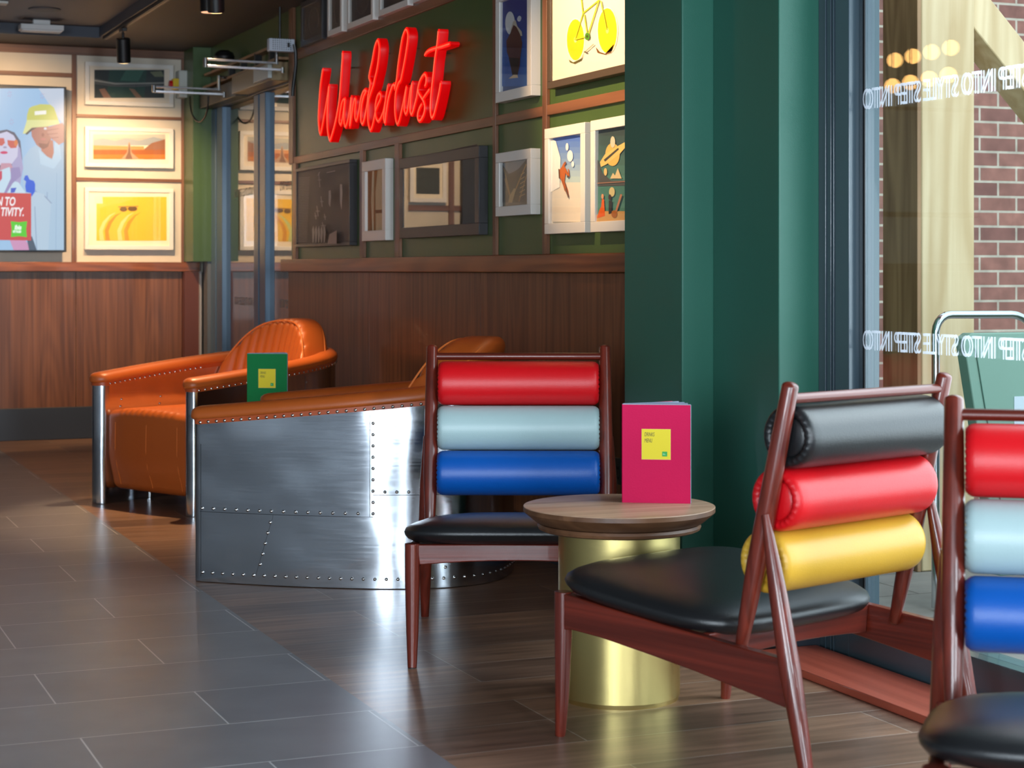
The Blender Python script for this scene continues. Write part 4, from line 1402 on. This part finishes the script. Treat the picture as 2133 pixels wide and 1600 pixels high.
for ch, strokes in letters:
    body, face, tube = MB(), MB(), MB()
    for st_ in strokes:
        P = catmull([onX(x, y, SX) for x, y in st_])
        w = 0.0108
        tw = []
        for i in range(len(P)):
            t = (P[min(i + 1, len(P) - 1)] - P[max(i - 1, 0)]).normalized()
            tw.append(t)
        # cap ends
        P2 = [P[0] - tw[0] * w * 0.9] + P + [P[-1] + tw[-1] * w * 0.9]
        T2 = [tw[0]] + tw + [tw[-1]]
        W2 = [w * 0.35] + [w] * len(P) + [w * 0.35]
        rings = []
        for p, t, ww in zip(P2, T2, W2):
            nrm = Vector((0, -t.z, t.y)) * ww
            fx, bx_ = Vector((0, 0, 0)), Vector((0.042, 0, 0))
            rings.append([p + nrm, p + nrm + bx_, p - nrm + bx_, p - nrm, p - nrm * 0.7 - Vector((0.003, 0, 0)), p + nrm * 0.7 - Vector((0.003, 0, 0))])
        vs_ = [q for r_ in rings for q in r_]
        fs, n = [], 6
        for i in range(len(rings) - 1):
            for k in range(n):
                fs.append((i * n + k, (i + 1) * n + k, (i + 1) * n + (k + 1) % n, i * n + (k + 1) % n))
        fs.append(list(range(n)))
        fs.append([(len(rings) - 1) * n + k for k in range(n)][::-1])
        o = len(body.v)
        body.v += vs_
        for j, q in enumerate(fs):
            body.f.append([x + o for x in q])
            front = j < (len(rings) - 1) * n and (j % n) in (3, 4, 5)
            body.mi.append(body.m(M_NEON) if front else body.m(M_NEONS))
        tube.tube([p - Vector((0.003, 0, 0)) for p in P], 0.0034, 6)
    lo = body.build('letter', None, sg, angle=50)
    tube.build('light_line', M_NEONT, lo)
mb = MB()
for (x, y) in ((672, 200), (712, 140), (785, 110), (845, 100), (870, 200), (908, 110), (690, 270), (832, 240), (900, 230)):
    p = onX(x, y, SX)
    mb.tube([(SX + 0.02, p.y, p.z), (XW, p.y, p.z)], 0.004, 8)
mb.build('standoff_pins', M_CHROME, sg)

# ------------------------------------------------------------------ round side tables and menus
def side_table(label, x, y):
    t = thing('side_table', label, 'table', (x, y, 0), 0)
    mb = MB()
    mb.lathe([(0.157, 0.0), (0.159, 0.012), (0.161, 0.012), (0.161, 0.443)], (x, y, 0), 96)
    mb.build('pedestal', M_BRASS, t)
    mb = MB()
    mb.lathe([(0.205, 0.443), (0.214, 0.447), (0.217, 0.454), (0.214, 0.461), (0.200, 0.463)], (x, y, 0), 96)
    mb.build('support_ring', M_OAKEDGE, t)
    mb = MB()
    mb.lathe([(0.205, 0.461), (0.222, 0.466), (0.250, 0.489), (0.254, 0.493), (0.254, 0.5045)], (x, y, 0), 96)
    mb.build('table_edge', M_OAKEDGE, t)
    mb = MB()
    mb.lathe([(0.254, 0.5045), (0.2535, 0.506), (0.252, 0.5065)], (x, y, 0), 96)
    mb.build('table_top', M_OAKTOP, t)
    return t


TX, TYY = 2.149, 4.446
side_table('round side table with brass drum base holding the pink menu', TX, TYY)
side_table('round side table between the orange armchairs, under the green menu', 2.10, 7.80)


def menu(label, c, rot, w, h, rgb, open_ang, seed=0):
    t = thing('drinks_menu', label, 'menu', c, rot)
    m = mat('menu_cover_%02x%02x%02x' % rgb, rgb, 0.6, bump=0.05, bscale=250, spec=0.2)
    film = mat('clear_sleeve_edge', (120, 130, 150), 0.25)
    # local x to the viewer's right, front face towards -y; spine on the left
    M = MTX[t.name]
    mb = MB(); mb.box(-w / 2, w / 2, -0.0015, 0.0015, 0, h)
    mb.v = [M @ v for v in mb.v]
    mb.build('front_cover', m, t)
    mb = MB()
    co, si = math.cos(open_ang), math.sin(open_ang)
    def back(u, d, z):
        return M @ Vector((-w / 2 + u * co - d * si, 0.002 + u * si + d * co, z))
    for (d0, d1) in ((0.0, 0.003),):
        P = [back(0, d0, 0), back(w, d0, 0), back(w, d1, 0), back(0, d1, 0)]
        mb.prism(P, (0, 0, h))
    mb.build('back_cover', m, t)
    mb = MB()
    for k in range(3):
        ang = open_ang * (0.25 + 0.25 * k)
        co2, si2 = math.cos(ang), math.sin(ang)
        P = [M @ Vector((-w / 2 + u * co2 - d * si2, 0.003 + u * si2 + d * co2, 0.004)) for u, d in ((0.002, 0), (w * 0.97, 0), (w * 0.97, 0.0008), (0.002, 0.0008))]
        mb.prism(P, (0, 0, h - 0.002))
    mb.build('inner_pages', film, t)
    mb = MB()
    for (x0, x1, z0, z1) in ((-w / 2, w / 2, h - 0.001, h + 0.001), (w / 2, w / 2 + 0.0016, 0, h)):
        mb.box(x0, x1, -0.002, 0.002, z0, z1)
    mb.v = [M @ v for v in mb.v]
    mb.build('sleeve_edge', film, t)
    # label
    mb = MB()
    x0, x1, z0, z1 = -w / 2 + w * 0.285, -w / 2 + w * 0.705, h * 0.445, h * 0.748
    def quad(a0_, a1_, b0_, b1_, dep, rgb_):
        mb.add([M @ Vector(p) for p in ((a0_, dep, b0_), (a1_, dep, b0_), (a1_, dep, b1_), (a0_, dep, b1_))], [(0, 1, 2, 3)], flat(rgb_))
    quad(x0 - 0.0008, x1 + 0.0008, z0 - 0.0012, z1 + 0.0008, -0.0018, (236, 190, 120))
    quad(x0, x1, z0, z1, -0.0021, (234, 212, 0))
    lw = x1 - x0
    quad(x0 + lw * 0.71, x0 + lw * 0.89, z0 + lw * 0.10, z0 + lw * 0.27, -0.0024, (40, 168, 70))
    base = M @ Matrix.Translation((x0 + lw * 0.09, -0.0024, z0 + lw * 0.80)) @ Matrix.Rotation(R(90), 4, 'X')
    textmesh(mb, 'DRINKS', flat((60, 54, 30)), base, size=lw * 0.20, sx=0.50, shear=0.15)
    base = M @ Matrix.Translation((x0 + lw * 0.09, -0.0024, z0 + lw * 0.585)) @ Matrix.Rotation(R(90), 4, 'X')
    textmesh(mb, 'MENU', flat((60, 54, 30)), base, size=lw * 0.20, sx=0.50, shear=0.15)
    base = M @ Matrix.Translation((x0 + lw * 0.735, -0.0027, z0 + lw * 0.155)) @ Matrix.Rotation(R(90), 4, 'X')
    textmesh(mb, 'ibis', flat((190, 240, 210)), base, size=lw * 0.085, sx=0.8)
    mb.build('cover_label', None, t, smooth=False)
    return t


menu('pink drinks menu standing open on the brass side table', (2.262, 4.45, 0.5067), -YAW + R(-8), 0.182, 0.264, (206, 6, 78), R(46))
menu('green drinks menu standing open between the orange armchairs', (2.09, 7.80, 0.5067), -YAW + R(-6), 0.176, 0.264, (0, 122, 62), R(46))

# ------------------------------------------------------------------ lounge chairs with roll cushions
def lounge_chair(label, org, rotz, colours, seatm):
    t = thing('lounge_chair', label, 'chair', (org[0], org[1], 0), rotz)
    M = MTX[t.name]

    def fin(mb, name, m=None, **kw):
        mb.v = [M @ v for v in mb.v]
        return mb.build(name, m, t, **kw)
    hw = 0.298
    # local y runs from the front legs towards the back
    for s in (-1, 1):
        mb = MB()
        mb.tube([(s * hw, -0.002, 0.0), (s * hw, 0.0, 0.01), (s * hw, 0.006, 0.10), (s * hw, 0.01, 0.25), (s * hw, 0.01, 0.352)], [0.0125, 0.0135, 0.0175, 0.0215, 0.0215], 20)
        l = fin(mb, 'front_leg', M_MAHOG, bevel=0.0015)
        mb = MB(); mb.tube([(s * hw, -0.002, -0.0002), (s * hw, -0.002, 0.004)], 0.0118, 16)
        g = fin(mb, 'foot_glide', mat('black_glide', (20, 16, 14), 0.5)); g.parent = l
        mb = MB()
        j = Vector((s * (hw - 0.004), 0.648, 0.600)); fpt = Vector((s * (hw + 0.008), 0.785, 0.0))
        pts = [fpt, fpt.lerp(j, 0.12), fpt.lerp(j, 0.45), fpt.lerp(j, 0.75), j.lerp(fpt, 0.0)]
        mb.tube(pts, [0.013, 0.0165, 0.024, 0.0195, 0.009], 20, round_end=0)
        fin(mb, 'rear_leg', M_MAHOG)
        mb = MB()
        a, b = Vector((s * (hw - 0.02), 0.560, 0.285)), Vector((s * (hw - 0.02), 0.7035, 0.880))
        mb.tube([a, a.lerp(b, 0.15), a.lerp(b, 0.35), a.lerp(b, 0.6), b], [0.013, 0.018, 0.0228, 0.0215, 0.0185], 20, round_end=0.55)
        fin(mb, 'back_post', M_MAHOG)
        # side rail: deep board, arched underneath
        mb = MB()
        top = [(0.0, 0.352), (0.15, 0.338), (0.35, 0.322), (0.50, 0.312), (0.60, 0.305), (0.705, 0.298)]
        bot = [(0.722, 0.195), (0.60, 0.212), (0.45, 0.232), (0.30, 0.248), (0.15, 0.262), (0.05, 0.266), (0.022, 0.262), (0.01, 0.25)]
        P = [(s * hw - 0.013, y, z) for y, z in top + bot]
        mb.prism(P, (0.026, 0, 0))
        fin(mb, 'side_rail', M_MAHOGY, bevel=0.003)
    for (y0, zt, zb, nm) in ((0.0, 0.350, 0.292, 'front_apron'), (0.455, 0.316, 0.246, 'rear_apron')):
        mb = MB()
        P = [(-hw + 0.012, y0, zt), (hw - 0.012, y0, zt)]
        for k in range(9):
            x = hw - 0.02 - (2 * hw - 0.04) * k / 8
            P.append((x, y0, zb + 0.012 * (1 - ((k - 4) / 4) ** 2)))
        mb.prism(P, (0, 0.022, 0))
        fin(mb, nm, M_MAHOGX, bevel=0.003)
    mb = MB()
    p = 0.7035 - 0.143 * (0.880 - 0.853) / 0.595
    mb.tube([(-hw + 0.02, p, 0.853), (-hw + 0.16, p, 0.853), (hw - 0.16, p, 0.853), (hw - 0.02, p, 0.853)], 0.0115, 16)
    fin(mb, 'top_rail', M_MAHOGX)
    # rolls
    for (z, m) in zip((0.768, 0.628, 0.488), colours):
        yy = 0.56 + 0.1435 * (z - 0.285) / 0.595 - 0.004
        L, r0_ = 0.258, 0.0712
        prof = [(0.001, -L + 0.010), (0.040, -L + 0.007), (0.0445, -L + 0.012), (0.048, -L + 0.006), (0.055, -L + 0.001), (0.061, -L + 0.002), (0.0655, -L + 0.006), (0.0695, -L + 0.012), (r0_, -L + 0.02), (r0_ + 0.0003, -L + 0.04), (r0_ + 0.0005, 0)]
        prof = prof + [(a_, -b_) for a_, b_ in prof[-2::-1]]
        mb = MB()
        n = 72
        vs_ = []
        for (rr_, q) in prof:
            for k in range(n):
                a = 2 * math.pi * k / n
                r2 = rr_
                q2 = q
                if 0.046 < rr_ < 0.063:
                    q2 = q + (0.0026 if k % 3 == 0 else 0.0) * (1 if q < 0 else -1)
                    r2 = rr_ - (0.0006 if k % 3 == 0 else 0)
                vs_.append((q2, yy + r2 * math.cos(a), z + r2 * 0.985 * math.sin(a)))
        fs = []
        for i in range(len(prof) - 1):
            for k in range(n):
                fs.append((i * n + (k + 1) % n, i * n + k, (i + 1) * n + k, (i + 1) * n + (k + 1) % n)[::-1])
        fs.append(list(range(n))[::-1])
        fs.append([(len(prof) - 1) * n + k for k in range(n)])
        mb.add(vs_, fs)
        # consistent outward normals
        o = fin(mb, 'roll_cushion', m, angle=60)
        fix_normals(o)
        o['label'] = {M_RED: 'red roll cushion', M_WHITE: 'pale blue roll cushion', M_BLUE: 'blue roll cushion', M_BLACKL: 'black roll cushion', M_YELL: 'yellow roll cushion'}[m]
    # seat pad
    mb = MB()
    n = 72
    prof = [(0.0, -0.030), (0.55, -0.030), (0.80, -0.029), (0.90, -0.025), (0.965, -0.015), (0.992, -0.004), (1.0, 0.006), (0.985, 0.017), (0.94, 0.027), (0.86, 0.037), (0.72, 0.046), (0.5, 0.053), (0.25, 0.056), (0.0, 0.057)]
    vs_ = []
    for (q, z) in prof:
        for k in range(n):
            a = 2 * math.pi * k / n
            e = 2 / 4.2
            cx_, cy_ = math.cos(a), math.sin(a)
            x = math.copysign(abs(cx_) ** e, cx_) * q
            y = math.copysign(abs(cy_) ** e, cy_) * q
            wv = 0.340 - 0.030 * (y + 1) / 2
            yy = 0.250 + 0.292 * y
            zz = 0.386 - 0.058 * ((y + 1) / 2) + z * (1.0 if z < 0 else 1 + 0.0 * y) - 0.006 * (1 - y * y)
            if y < -0.5:
                zz -= 0.010 * ((-0.5 - y) / 0.5) ** 2 * (1 if z > 0 else 0.3)
            vs_.append((x * wv, yy, zz))
    fs = []
    for i in range(len(prof) - 1):
        for k in range(n):
            fs.append((i * n + k, i * n + (k + 1) % n, (i + 1) * n + (k + 1) % n, (i + 1) * n + k))
    mb.add(vs_, fs)
    o = fin(mb, 'seat', seatm, angle=60)
    fix_normals(o)
    mb = MB()
    for yy, zz in ((0.10, 0.341), (0.36, 0.314)):
        mb.box(-hw + 0.02, hw - 0.02, yy - 0.03, yy + 0.03, zz, zz + 0.014)
    fin(mb, 'seat_support', M_BLACKP)
    return t


def fix_normals(o):
    import bmesh
    bm = bmesh.new()
    bm.from_mesh(o.data)
    bmesh.ops.remove_doubles(bm, verts=bm.verts, dist=1e-5)
    bmesh.ops.recalc_face_normals(bm, faces=bm.faces)
    bm.to_mesh(o.data)
    bm.free()


def rot_for(back):
    return math.atan2(-back[0], back[1])


lounge_chair('lounge chair with red, pale blue and blue rolls, behind the brass table', (2.034, 4.873), rot_for((SY + 0.01, CY)), (M_RED, M_WHITE, M_BLUE), M_BLACKL)
lounge_chair('lounge chair with black, red and yellow rolls, its back turned to the viewer', (2.117, 4.22), rot_for((0.325, -0.946)), (M_BLACKL, M_RED, M_YELL), M_BLACKL)
bk = Vector((math.sin(YAW + R(14)), math.cos(YAW + R(14))))
lounge_chair('lounge chair with red, pale blue and blue rolls, cut off by the right edge', (1.962, 2.252), rot_for(bk), (M_RED, M_WHITE, M_BLUE), M_BLACKL)

# ------------------------------------------------------------------ riveted aluminium tub armchairs
def upath(n=120):
    a, ys, b, e = 0.425, 0.36, 0.70, 2 / 2.7
    P = []
    for k in range(30):
        y = ys * k / 30
        P.append((a - 0.030 * (1 - k / 30) ** 1.6, y))
    for k in range(121):
        th = math.pi * k / 120
        c_, s_ = math.cos(th), math.sin(th)
        P.append((math.copysign(abs(c_) ** e, c_) * a, ys + abs(s_) ** e * b))
    for k in range(29, -1, -1):
        P.append((-(a - 0.030 * (1 - k / 30) ** 1.6), ys * k / 30))
    L = [0]
    for i in range(1, len(P)):
        L.append(L[-1] + math.dist(P[i], P[i - 1]))
    out = []
    j = 0
    for k in range(n + 1):
        s = L[-1] * k / n
        while j < len(L) - 2 and L[j + 1] < s:
            j += 1
        t = (s - L[j]) / max(1e-9, L[j + 1] - L[j])
        out.append(Vector((P[j][0] + (P[j + 1][0] - P[j][0]) * t, P[j][1] + (P[j + 1][1] - P[j][1]) * t, 0)))
    return out, L[-1]


UP, ULEN = upath()
NN = len(UP) - 1


def un(i):
    t = (UP[min(i + 1, NN)] - UP[max(i - 1, 0)]).normalized()
    return Vector((t.y, -t.x, 0))


def upt(s, off=0.0):
    """point and outward normal at arclength s"""
    f_ = max(0.0, min(0.9999, s / ULEN)) * NN
    i = int(f_)
    p = UP[i].lerp(UP[i + 1], f_ - i)
    n = (un(i) * (1 - (f_ - i)) + un(i + 1) * (f_ - i)).normalized()
    return p + n * off, n


def armh(s):
    q = min(s, ULEN - s) / (ULEN / 2)
    return 0.592 + 0.122 * q


def u_outline(off_out, off_in, zf0, zf1, ext=0.0):
    """closed thick U as a mesh: bottom and top given by functions of arclength"""
    ring = []
    for k in range(NN + 1):
        s = ULEN * k / NN
        p, n = upt(s, off_out)
        ring.append((p, s, n))
    mid = (off_out + off_in) / 2
    rr_ = (off_out - off_in) / 2
    p0, n0 = upt(ULEN, mid)
    d0 = Vector((0, -1, 0))
    for k in range(1, 8):
        a = math.pi * k / 8
        ring.append((p0 + n0 * rr_ * math.cos(a) + d0 * rr_ * 0.8 * math.sin(a), ULEN, n0))
    for k in range(NN, -1, -1):
        s = ULEN * k / NN
        p, n = upt(s, off_in)
        ring.append((p, s, -n))
    p0, n0 = upt(0, mid)
    for k in range(1, 8):
        a = math.pi * k / 8
        ring.append((p0 - n0 * rr_ * math.cos(a) + d0 * rr_ * 0.8 * math.sin(a), 0.0, n0))
    m = len(ring)
    vs_ = [Vector((p.x, p.y, zf0(s))) for p, s, _ in ring] + [Vector((p.x, p.y, zf1(s))) for p, s, _ in ring]
    fs = [(i, (i + 1) % m, m + (i + 1) % m, m + i) for i in range(m)]
    # caps built from strips between outer and inner
    def cap(base, flip):
        out = []
        for k in range(NN):
            o0, o1 = k, k + 1
            i0, i1 = (NN + 8 + NN - k), (NN + 8 + NN - k - 1)
            q = [base + o0, base + o1, base + i1, base + i0]
            out.append(q[::-1] if flip else q)
        e1 = [base + NN + j for j in range(0, 9)]
        out.append(e1[::-1] if flip else e1)
        e2 = [base + (2 * NN + 8 + j) % m for j in range(0, 9)]
        out.append(e2[::-1] if flip else e2)
        return out
    return vs_, fs + cap(0, True) + cap(m, False)


def tub_chair(label, org, rotz, vis, cap_individual=100):
    t = thing('tub_armchair', label, 'armchair', (org[0], org[1], 0), rotz, None)
    M = MTX[t.name]

    def fin(mb, name, m=None, parent=None, **kw):
        mb.v = [M @ v for v in mb.v]
        return mb.build(name, m, parent or t, **kw)
    mb = MB()
    vs_, fs = u_outline(0.0, -0.085, lambda s: 0.003, lambda s: armh(s) - 0.002)
    mb.add(vs_, fs)
    shell = fin(mb, 'aluminium_shell', M_ALU, angle=50)
    fix_normals(shell)
    mb = MB()
    vs_, fs = u_outline(0.004, -0.089, lambda s: armh(s) - 0.020, lambda s: armh(s) + 0.004)
    mb.add(vs_, fs)
    o = fin(mb, 'arm_band', M_BROWNL, angle=50)
    fix_normals(o)
    # padded arm roll
    mb = MB()
    rings = []
    n = 24
    K = 110
    tip = 0.050
    for k in range(-4, K + 5):
        if k < 0:
            s, q = 0.0, (k / 4.0)
        elif k > K:
            s, q = ULEN, ((k - K) / 4.0)
        else:
            s, q = ULEN * k / K, 0.0
        p, nrm = upt(s, -0.0425)
        sc = math.cos(abs(q) * R(86))
        ext = math.sin(abs(q) * R(86)) * tip
        p = p + Vector((0, -1, 0)) * ext
        r_ = []
        for j in range(n):
            a = 2 * math.pi * j / n
            e = 0.8
            cx_, cz_ = math.cos(a), math.sin(a)
            xx = math.copysign(abs(cx_) ** e, cx_) * 0.0545 * sc
            zz = math.copysign(abs(cz_) ** 0.9, cz_) * (0.038 if cz_ > 0 else 0.018) * (0.35 + 0.65 * sc)
            r_.append(p + nrm * xx + Vector((0, 0, armh(s) + 0.008 + zz)))
        rings.append(r_)
    vs_ = [q for r_ in rings for q in r_]
    fs = []
    for i in range(len(rings) - 1):
        for j in range(n):
            fs.append((i * n + j, i * n + (j + 1) % n, (i + 1) * n + (j + 1) % n, (i + 1) * n + j))
    fs += [list(range(n)), [(len(rings) - 1) * n + j for j in range(n)]]
    mb.add(vs_, fs)
    o = fin(mb, 'arm_pad', M_TAN, angle=70)
    fix_normals(o)
    # seat cushion with channel stitching
    def seatdef(p):
        x, y, z = p
        if z > 0:
            z += 0.016 * (1 - (x / 0.33) ** 2) * min(1, z / 0.18)
            if abs(x) < 0.22:
                z += 0.007 * abs(math.sin(math.pi * x / 0.044)) * min(1, z / 0.18) - 0.002
        if y < -0.2:
            y -= 0.028 * (1 - (x / 0.34) ** 2) * (0.6 + 0.4 * math.cos((z) / 0.2)) * (1 if z > -0.12 else 0.6)
            y += 0.035 * max(0, (-z - 0.02)) / 0.18
        w = 1.0 - 0.10 * max(0, y) / 0.35
        return (x * w, y, z)
    mb = MB()
    mb.rbox((0, 0.365, 0.262), (0.322, 0.345, 0.19), 0.038, 6, 5, seatdef, mm=(64, 14, 10))
    o = fin(mb, 'seat_cushion', M_TAN, angle=70)
    fix_normals(o)
    mb = MB()
    for x0 in (-0.235, 0.02, 0.235):
        pts = [Vector((x0, -0.012 - 0.028 * (1 - (x0 / 0.34) ** 2) + 0.0, z)) for z in (0.40, 0.35, 0.28, 0.2, 0.12, 0.10)]
        pts = [Vector((p.x, 0.365 + seatdef((p.x, -0.345, p.z - 0.262))[1] - 0.0005, p.z)) for p in pts]
        mb.tube(pts, 0.0016, 6)
    pts = []
    for k in range(21):
        x0 = -0.285 + 0.57 * k / 20
        q = seatdef((x0, -0.342, 0.125 - 0.02 * (1 - (x0 / 0.3) ** 2)))
        pts.append(Vector((q[0], 0.365 + q[1] - 0.0005, 0.262 + q[2] - 0.006)))
    mb.tube(pts, 0.0016, 6)
    fin(mb, 'stitching', M_TANP, shell)
    # back cushion: channelled, arched top, wrapping the tub
    def H(x):
        return 0.885 - 0.30 * (abs(x) / 0.345) ** 3.0 - 0.03 * (x / 0.34) ** 2

    def backdef(p):
        x, y, z = p
        tt = (z + 0.25) / 0.50
        zb_ = 0.40
        zz = zb_ + tt * (H(x) - zb_)
        if y < 0:
            if abs(x) < 0.235:
                y += -0.011 * abs(math.sin(math.pi * x / 0.047)) + 0.006
            elif abs(x) < 0.245:
                y += 0.008
            else:
                y -= 0.012 * math.sin(math.pi * min(1, (abs(x) - 0.245) / 0.09))
        yy = 0.85 + y - 1.6 * x * x * (0.8 + 0.2 * tt) + 0.10 * tt + (0.02 if y > 0 else 0)
        if y < 0:
            yy -= 0.02 * math.sin(math.pi * min(1, tt))
        return (x, yy, zz)
    mb = MB()
    mb.rbox((0, 0, 0), (0.335, 0.075, 0.25), 0.045, 6, 6, backdef, mm=(90, 4, 24))
    o = fin(mb, 'back_cushion', M_TAN, angle=70)
    fix_normals(o)
    # piping on the back cushion: front rim
    for (yy0, nm) in ((-0.072, 'piping'), (0.05, 'piping')):
        mb = MB()
        pts = []
        for k in range(101):
            x0 = -0.327 + 0.654 * k / 100
            q = backdef((x0, 0.0, 0.232))
            pts.append(Vector((q[0], q[1] + yy0 + (0.024 if yy0 > 0 else -0.002), q[2] + 0.006)))
        mb.tube(pts, 0.004, 8)
        fin(mb, nm, M_TANP, o)
    # rivets
    half = ULEN / 2
    riv = []
    s = 0.004
    while s < ULEN:
        riv.append((s, 0.0045, armh(s) - 0.013, 1))
        s += 0.033 if s < 1.3 else 0.04
    s = 0.01
    while s < ULEN - 0.01:
        riv.append((s, 0.0, 0.036, 1))
        s += 0.041
    def mirror(L_):
        return L_ + [(ULEN - s_, o_, z_, d_) for s_, o_, z_, d_ in L_]
    sv = vis['column']
    seam = []
    k = 0
    s = 0.008
    while s < sv - 0.02:
        seam.append((s, 0.0, 0.268, 1)); s += 0.046
    z_ = 0.268
    while z_ < armh(sv) - 0.05:
        seam.append((sv, 0.0, z_, 1)); z_ += 0.040
    s = sv + 0.042
    while s < sv + 0.34:
        seam.append((s, 0.0, 0.345, 1)); s += 0.042
    for j in range(5):
        seam.append((0.30 - 0.02 - 0.010 * j * 1.0, 0.0, 0.228 - 0.038 * j, 1))
    for j in range(1, 7):
        seam.append((sv + 0.21 + 0.008 * j, 0.0, 0.345 - 0.045 * j, 1))
    riv += mirror(seam)
    # inside of the arms
    s = 0.02
    inner = []
    while s < 0.62:
        inner.append((s, -0.0895, armh(s) - 0.013, -1)); s += 0.033
    for sc in (0.10, 0.36):
        for j in range(3):
            inner.append((sc - 0.006 * j, -0.085, 0.50 - 0.034 * j, -1))
    riv += mirror(inner)
    riv.sort(key=lambda q: vis['key'](q))
    proto = None
    rest = MB()
    seen = []
    for idx, (s, off, z, d) in enumerate(riv):
        p, nrm = upt(s, off)
        nrm = nrm * d
        if idx < 96:
            if proto is None:
                b = MB()
                b.lathe([(0.0062, 0.0), (0.0056, 0.0030), (0.0036, 0.0048), (0.0008, 0.0055)], (0, 0, 0), 10)
                proto = b.build('rivet', M_RIVET, None)
                o = proto
            else:
                o = proto.copy()
                COL.objects.link(o)
            o.parent = shell
            o.location = (p.x, p.y, z)
            o.rotation_euler = nrm.to_track_quat('Z', 'Y').to_euler()
        else:
            rest.lathe([(0.0062, 0.0), (0.0056, 0.0030), (0.0036, 0.0048), (0.0008, 0.0055)], M @ Vector((p.x, p.y, z)), 8, None, M.to_3x3() @ nrm.to_track_quat('Z', 'Y').to_matrix())
    o = rest.build('rivets', M_RIVET, t)
    o['kind'] = 'stuff'
    # panel seams
    mb = MB()
    for sg_ in (0, 1):
        def fl(s):
            return ULEN - s if sg_ else s
        def run(pts):
            mb.tube([upt(fl(s), 0.0002)[0] + Vector((0, 0, z)) for s, z in pts], 0.0009, 5)
        run([(sv * k / 12, 0.256) for k in range(13)])
        run([(sv - 0.012, 0.256), (sv - 0.012, armh(sv) - 0.035)])
        run([(sv + 0.36 * k / 10, 0.334) for k in range(11)])
        run([(0.292, 0.256), (0.225, 0.04)])
        run([(0.004, 0.02), (0.004, 0.5)])
    fin(mb, 'panel_seams', mat('seam_dark', (60, 62, 66), 0.4, 0.6), shell)
    for (fx, fy) in ((0.27, 0.24), (-0.27, 0.24), (0.26, 0.80), (-0.26, 0.80)):
        mb = MB()
        mb.tube([(fx, fy, 0.0), (fx, fy, 0.008)], 0.016, 16)
        mb.tube([(fx, fy, 0.008), (fx, fy, 0.085)], 0.009, 12)
        fin(mb, 'foot', M_CHROME)
    return t


def near_first(q):
    s, off, z, d = q
    return (s if d > 0 else 9 + s)
def far_inner(q):
    s, off, z, d = q
    if d < 0 and s > ULEN / 2:
        return 0 + (ULEN - s) * 0.1
    if d > 0 and z > 0.5 and s < ULEN * 0.6:
        return 1 + s * 0.1
    return 5 + s


tub_chair('orange leather tub armchair with riveted metal shell, its side to the viewer', (1.76, 6.98), math.atan2(-0.82, -0.575), {'column': 0.66, 'key': near_first})
tub_chair('orange leather tub armchair with riveted metal shell, farther one by the corner', (1.755, 8.768), math.atan2(-0.9, 0.44), {'column': 0.66, 'key': far_inner})

# socket plate low on the panelling
q0, q1 = onX(1281, 953, XW - 0.028), onX(1294, 1011, XW - 0.028)
sp = thing('socket_plate', 'dark metal socket plate on the wood panelling beside the pier', 'socket', (XW - 0.024, (q0.y + q1.y) / 2, q1.z))
mb = MB(); mb.box(XW - 0.029, XW - 0.02, min(q0.y, q1.y), max(q0.y, q1.y), q1.z, q0.z)
mb.build('plate', mat('dark_steel_plate', (70, 74, 68), 0.35, 0.5), sp, bevel=0.002)
mb = MB()
ym = (q0.y + q1.y) / 2
for dz in (0.02, 0.055):
    mb.box(XW - 0.031, XW - 0.028, ym - 0.008, ym + 0.008, q1.z + dz, q1.z + dz + 0.009)
mb.build('socket_holes', M_BLACKP, sp)
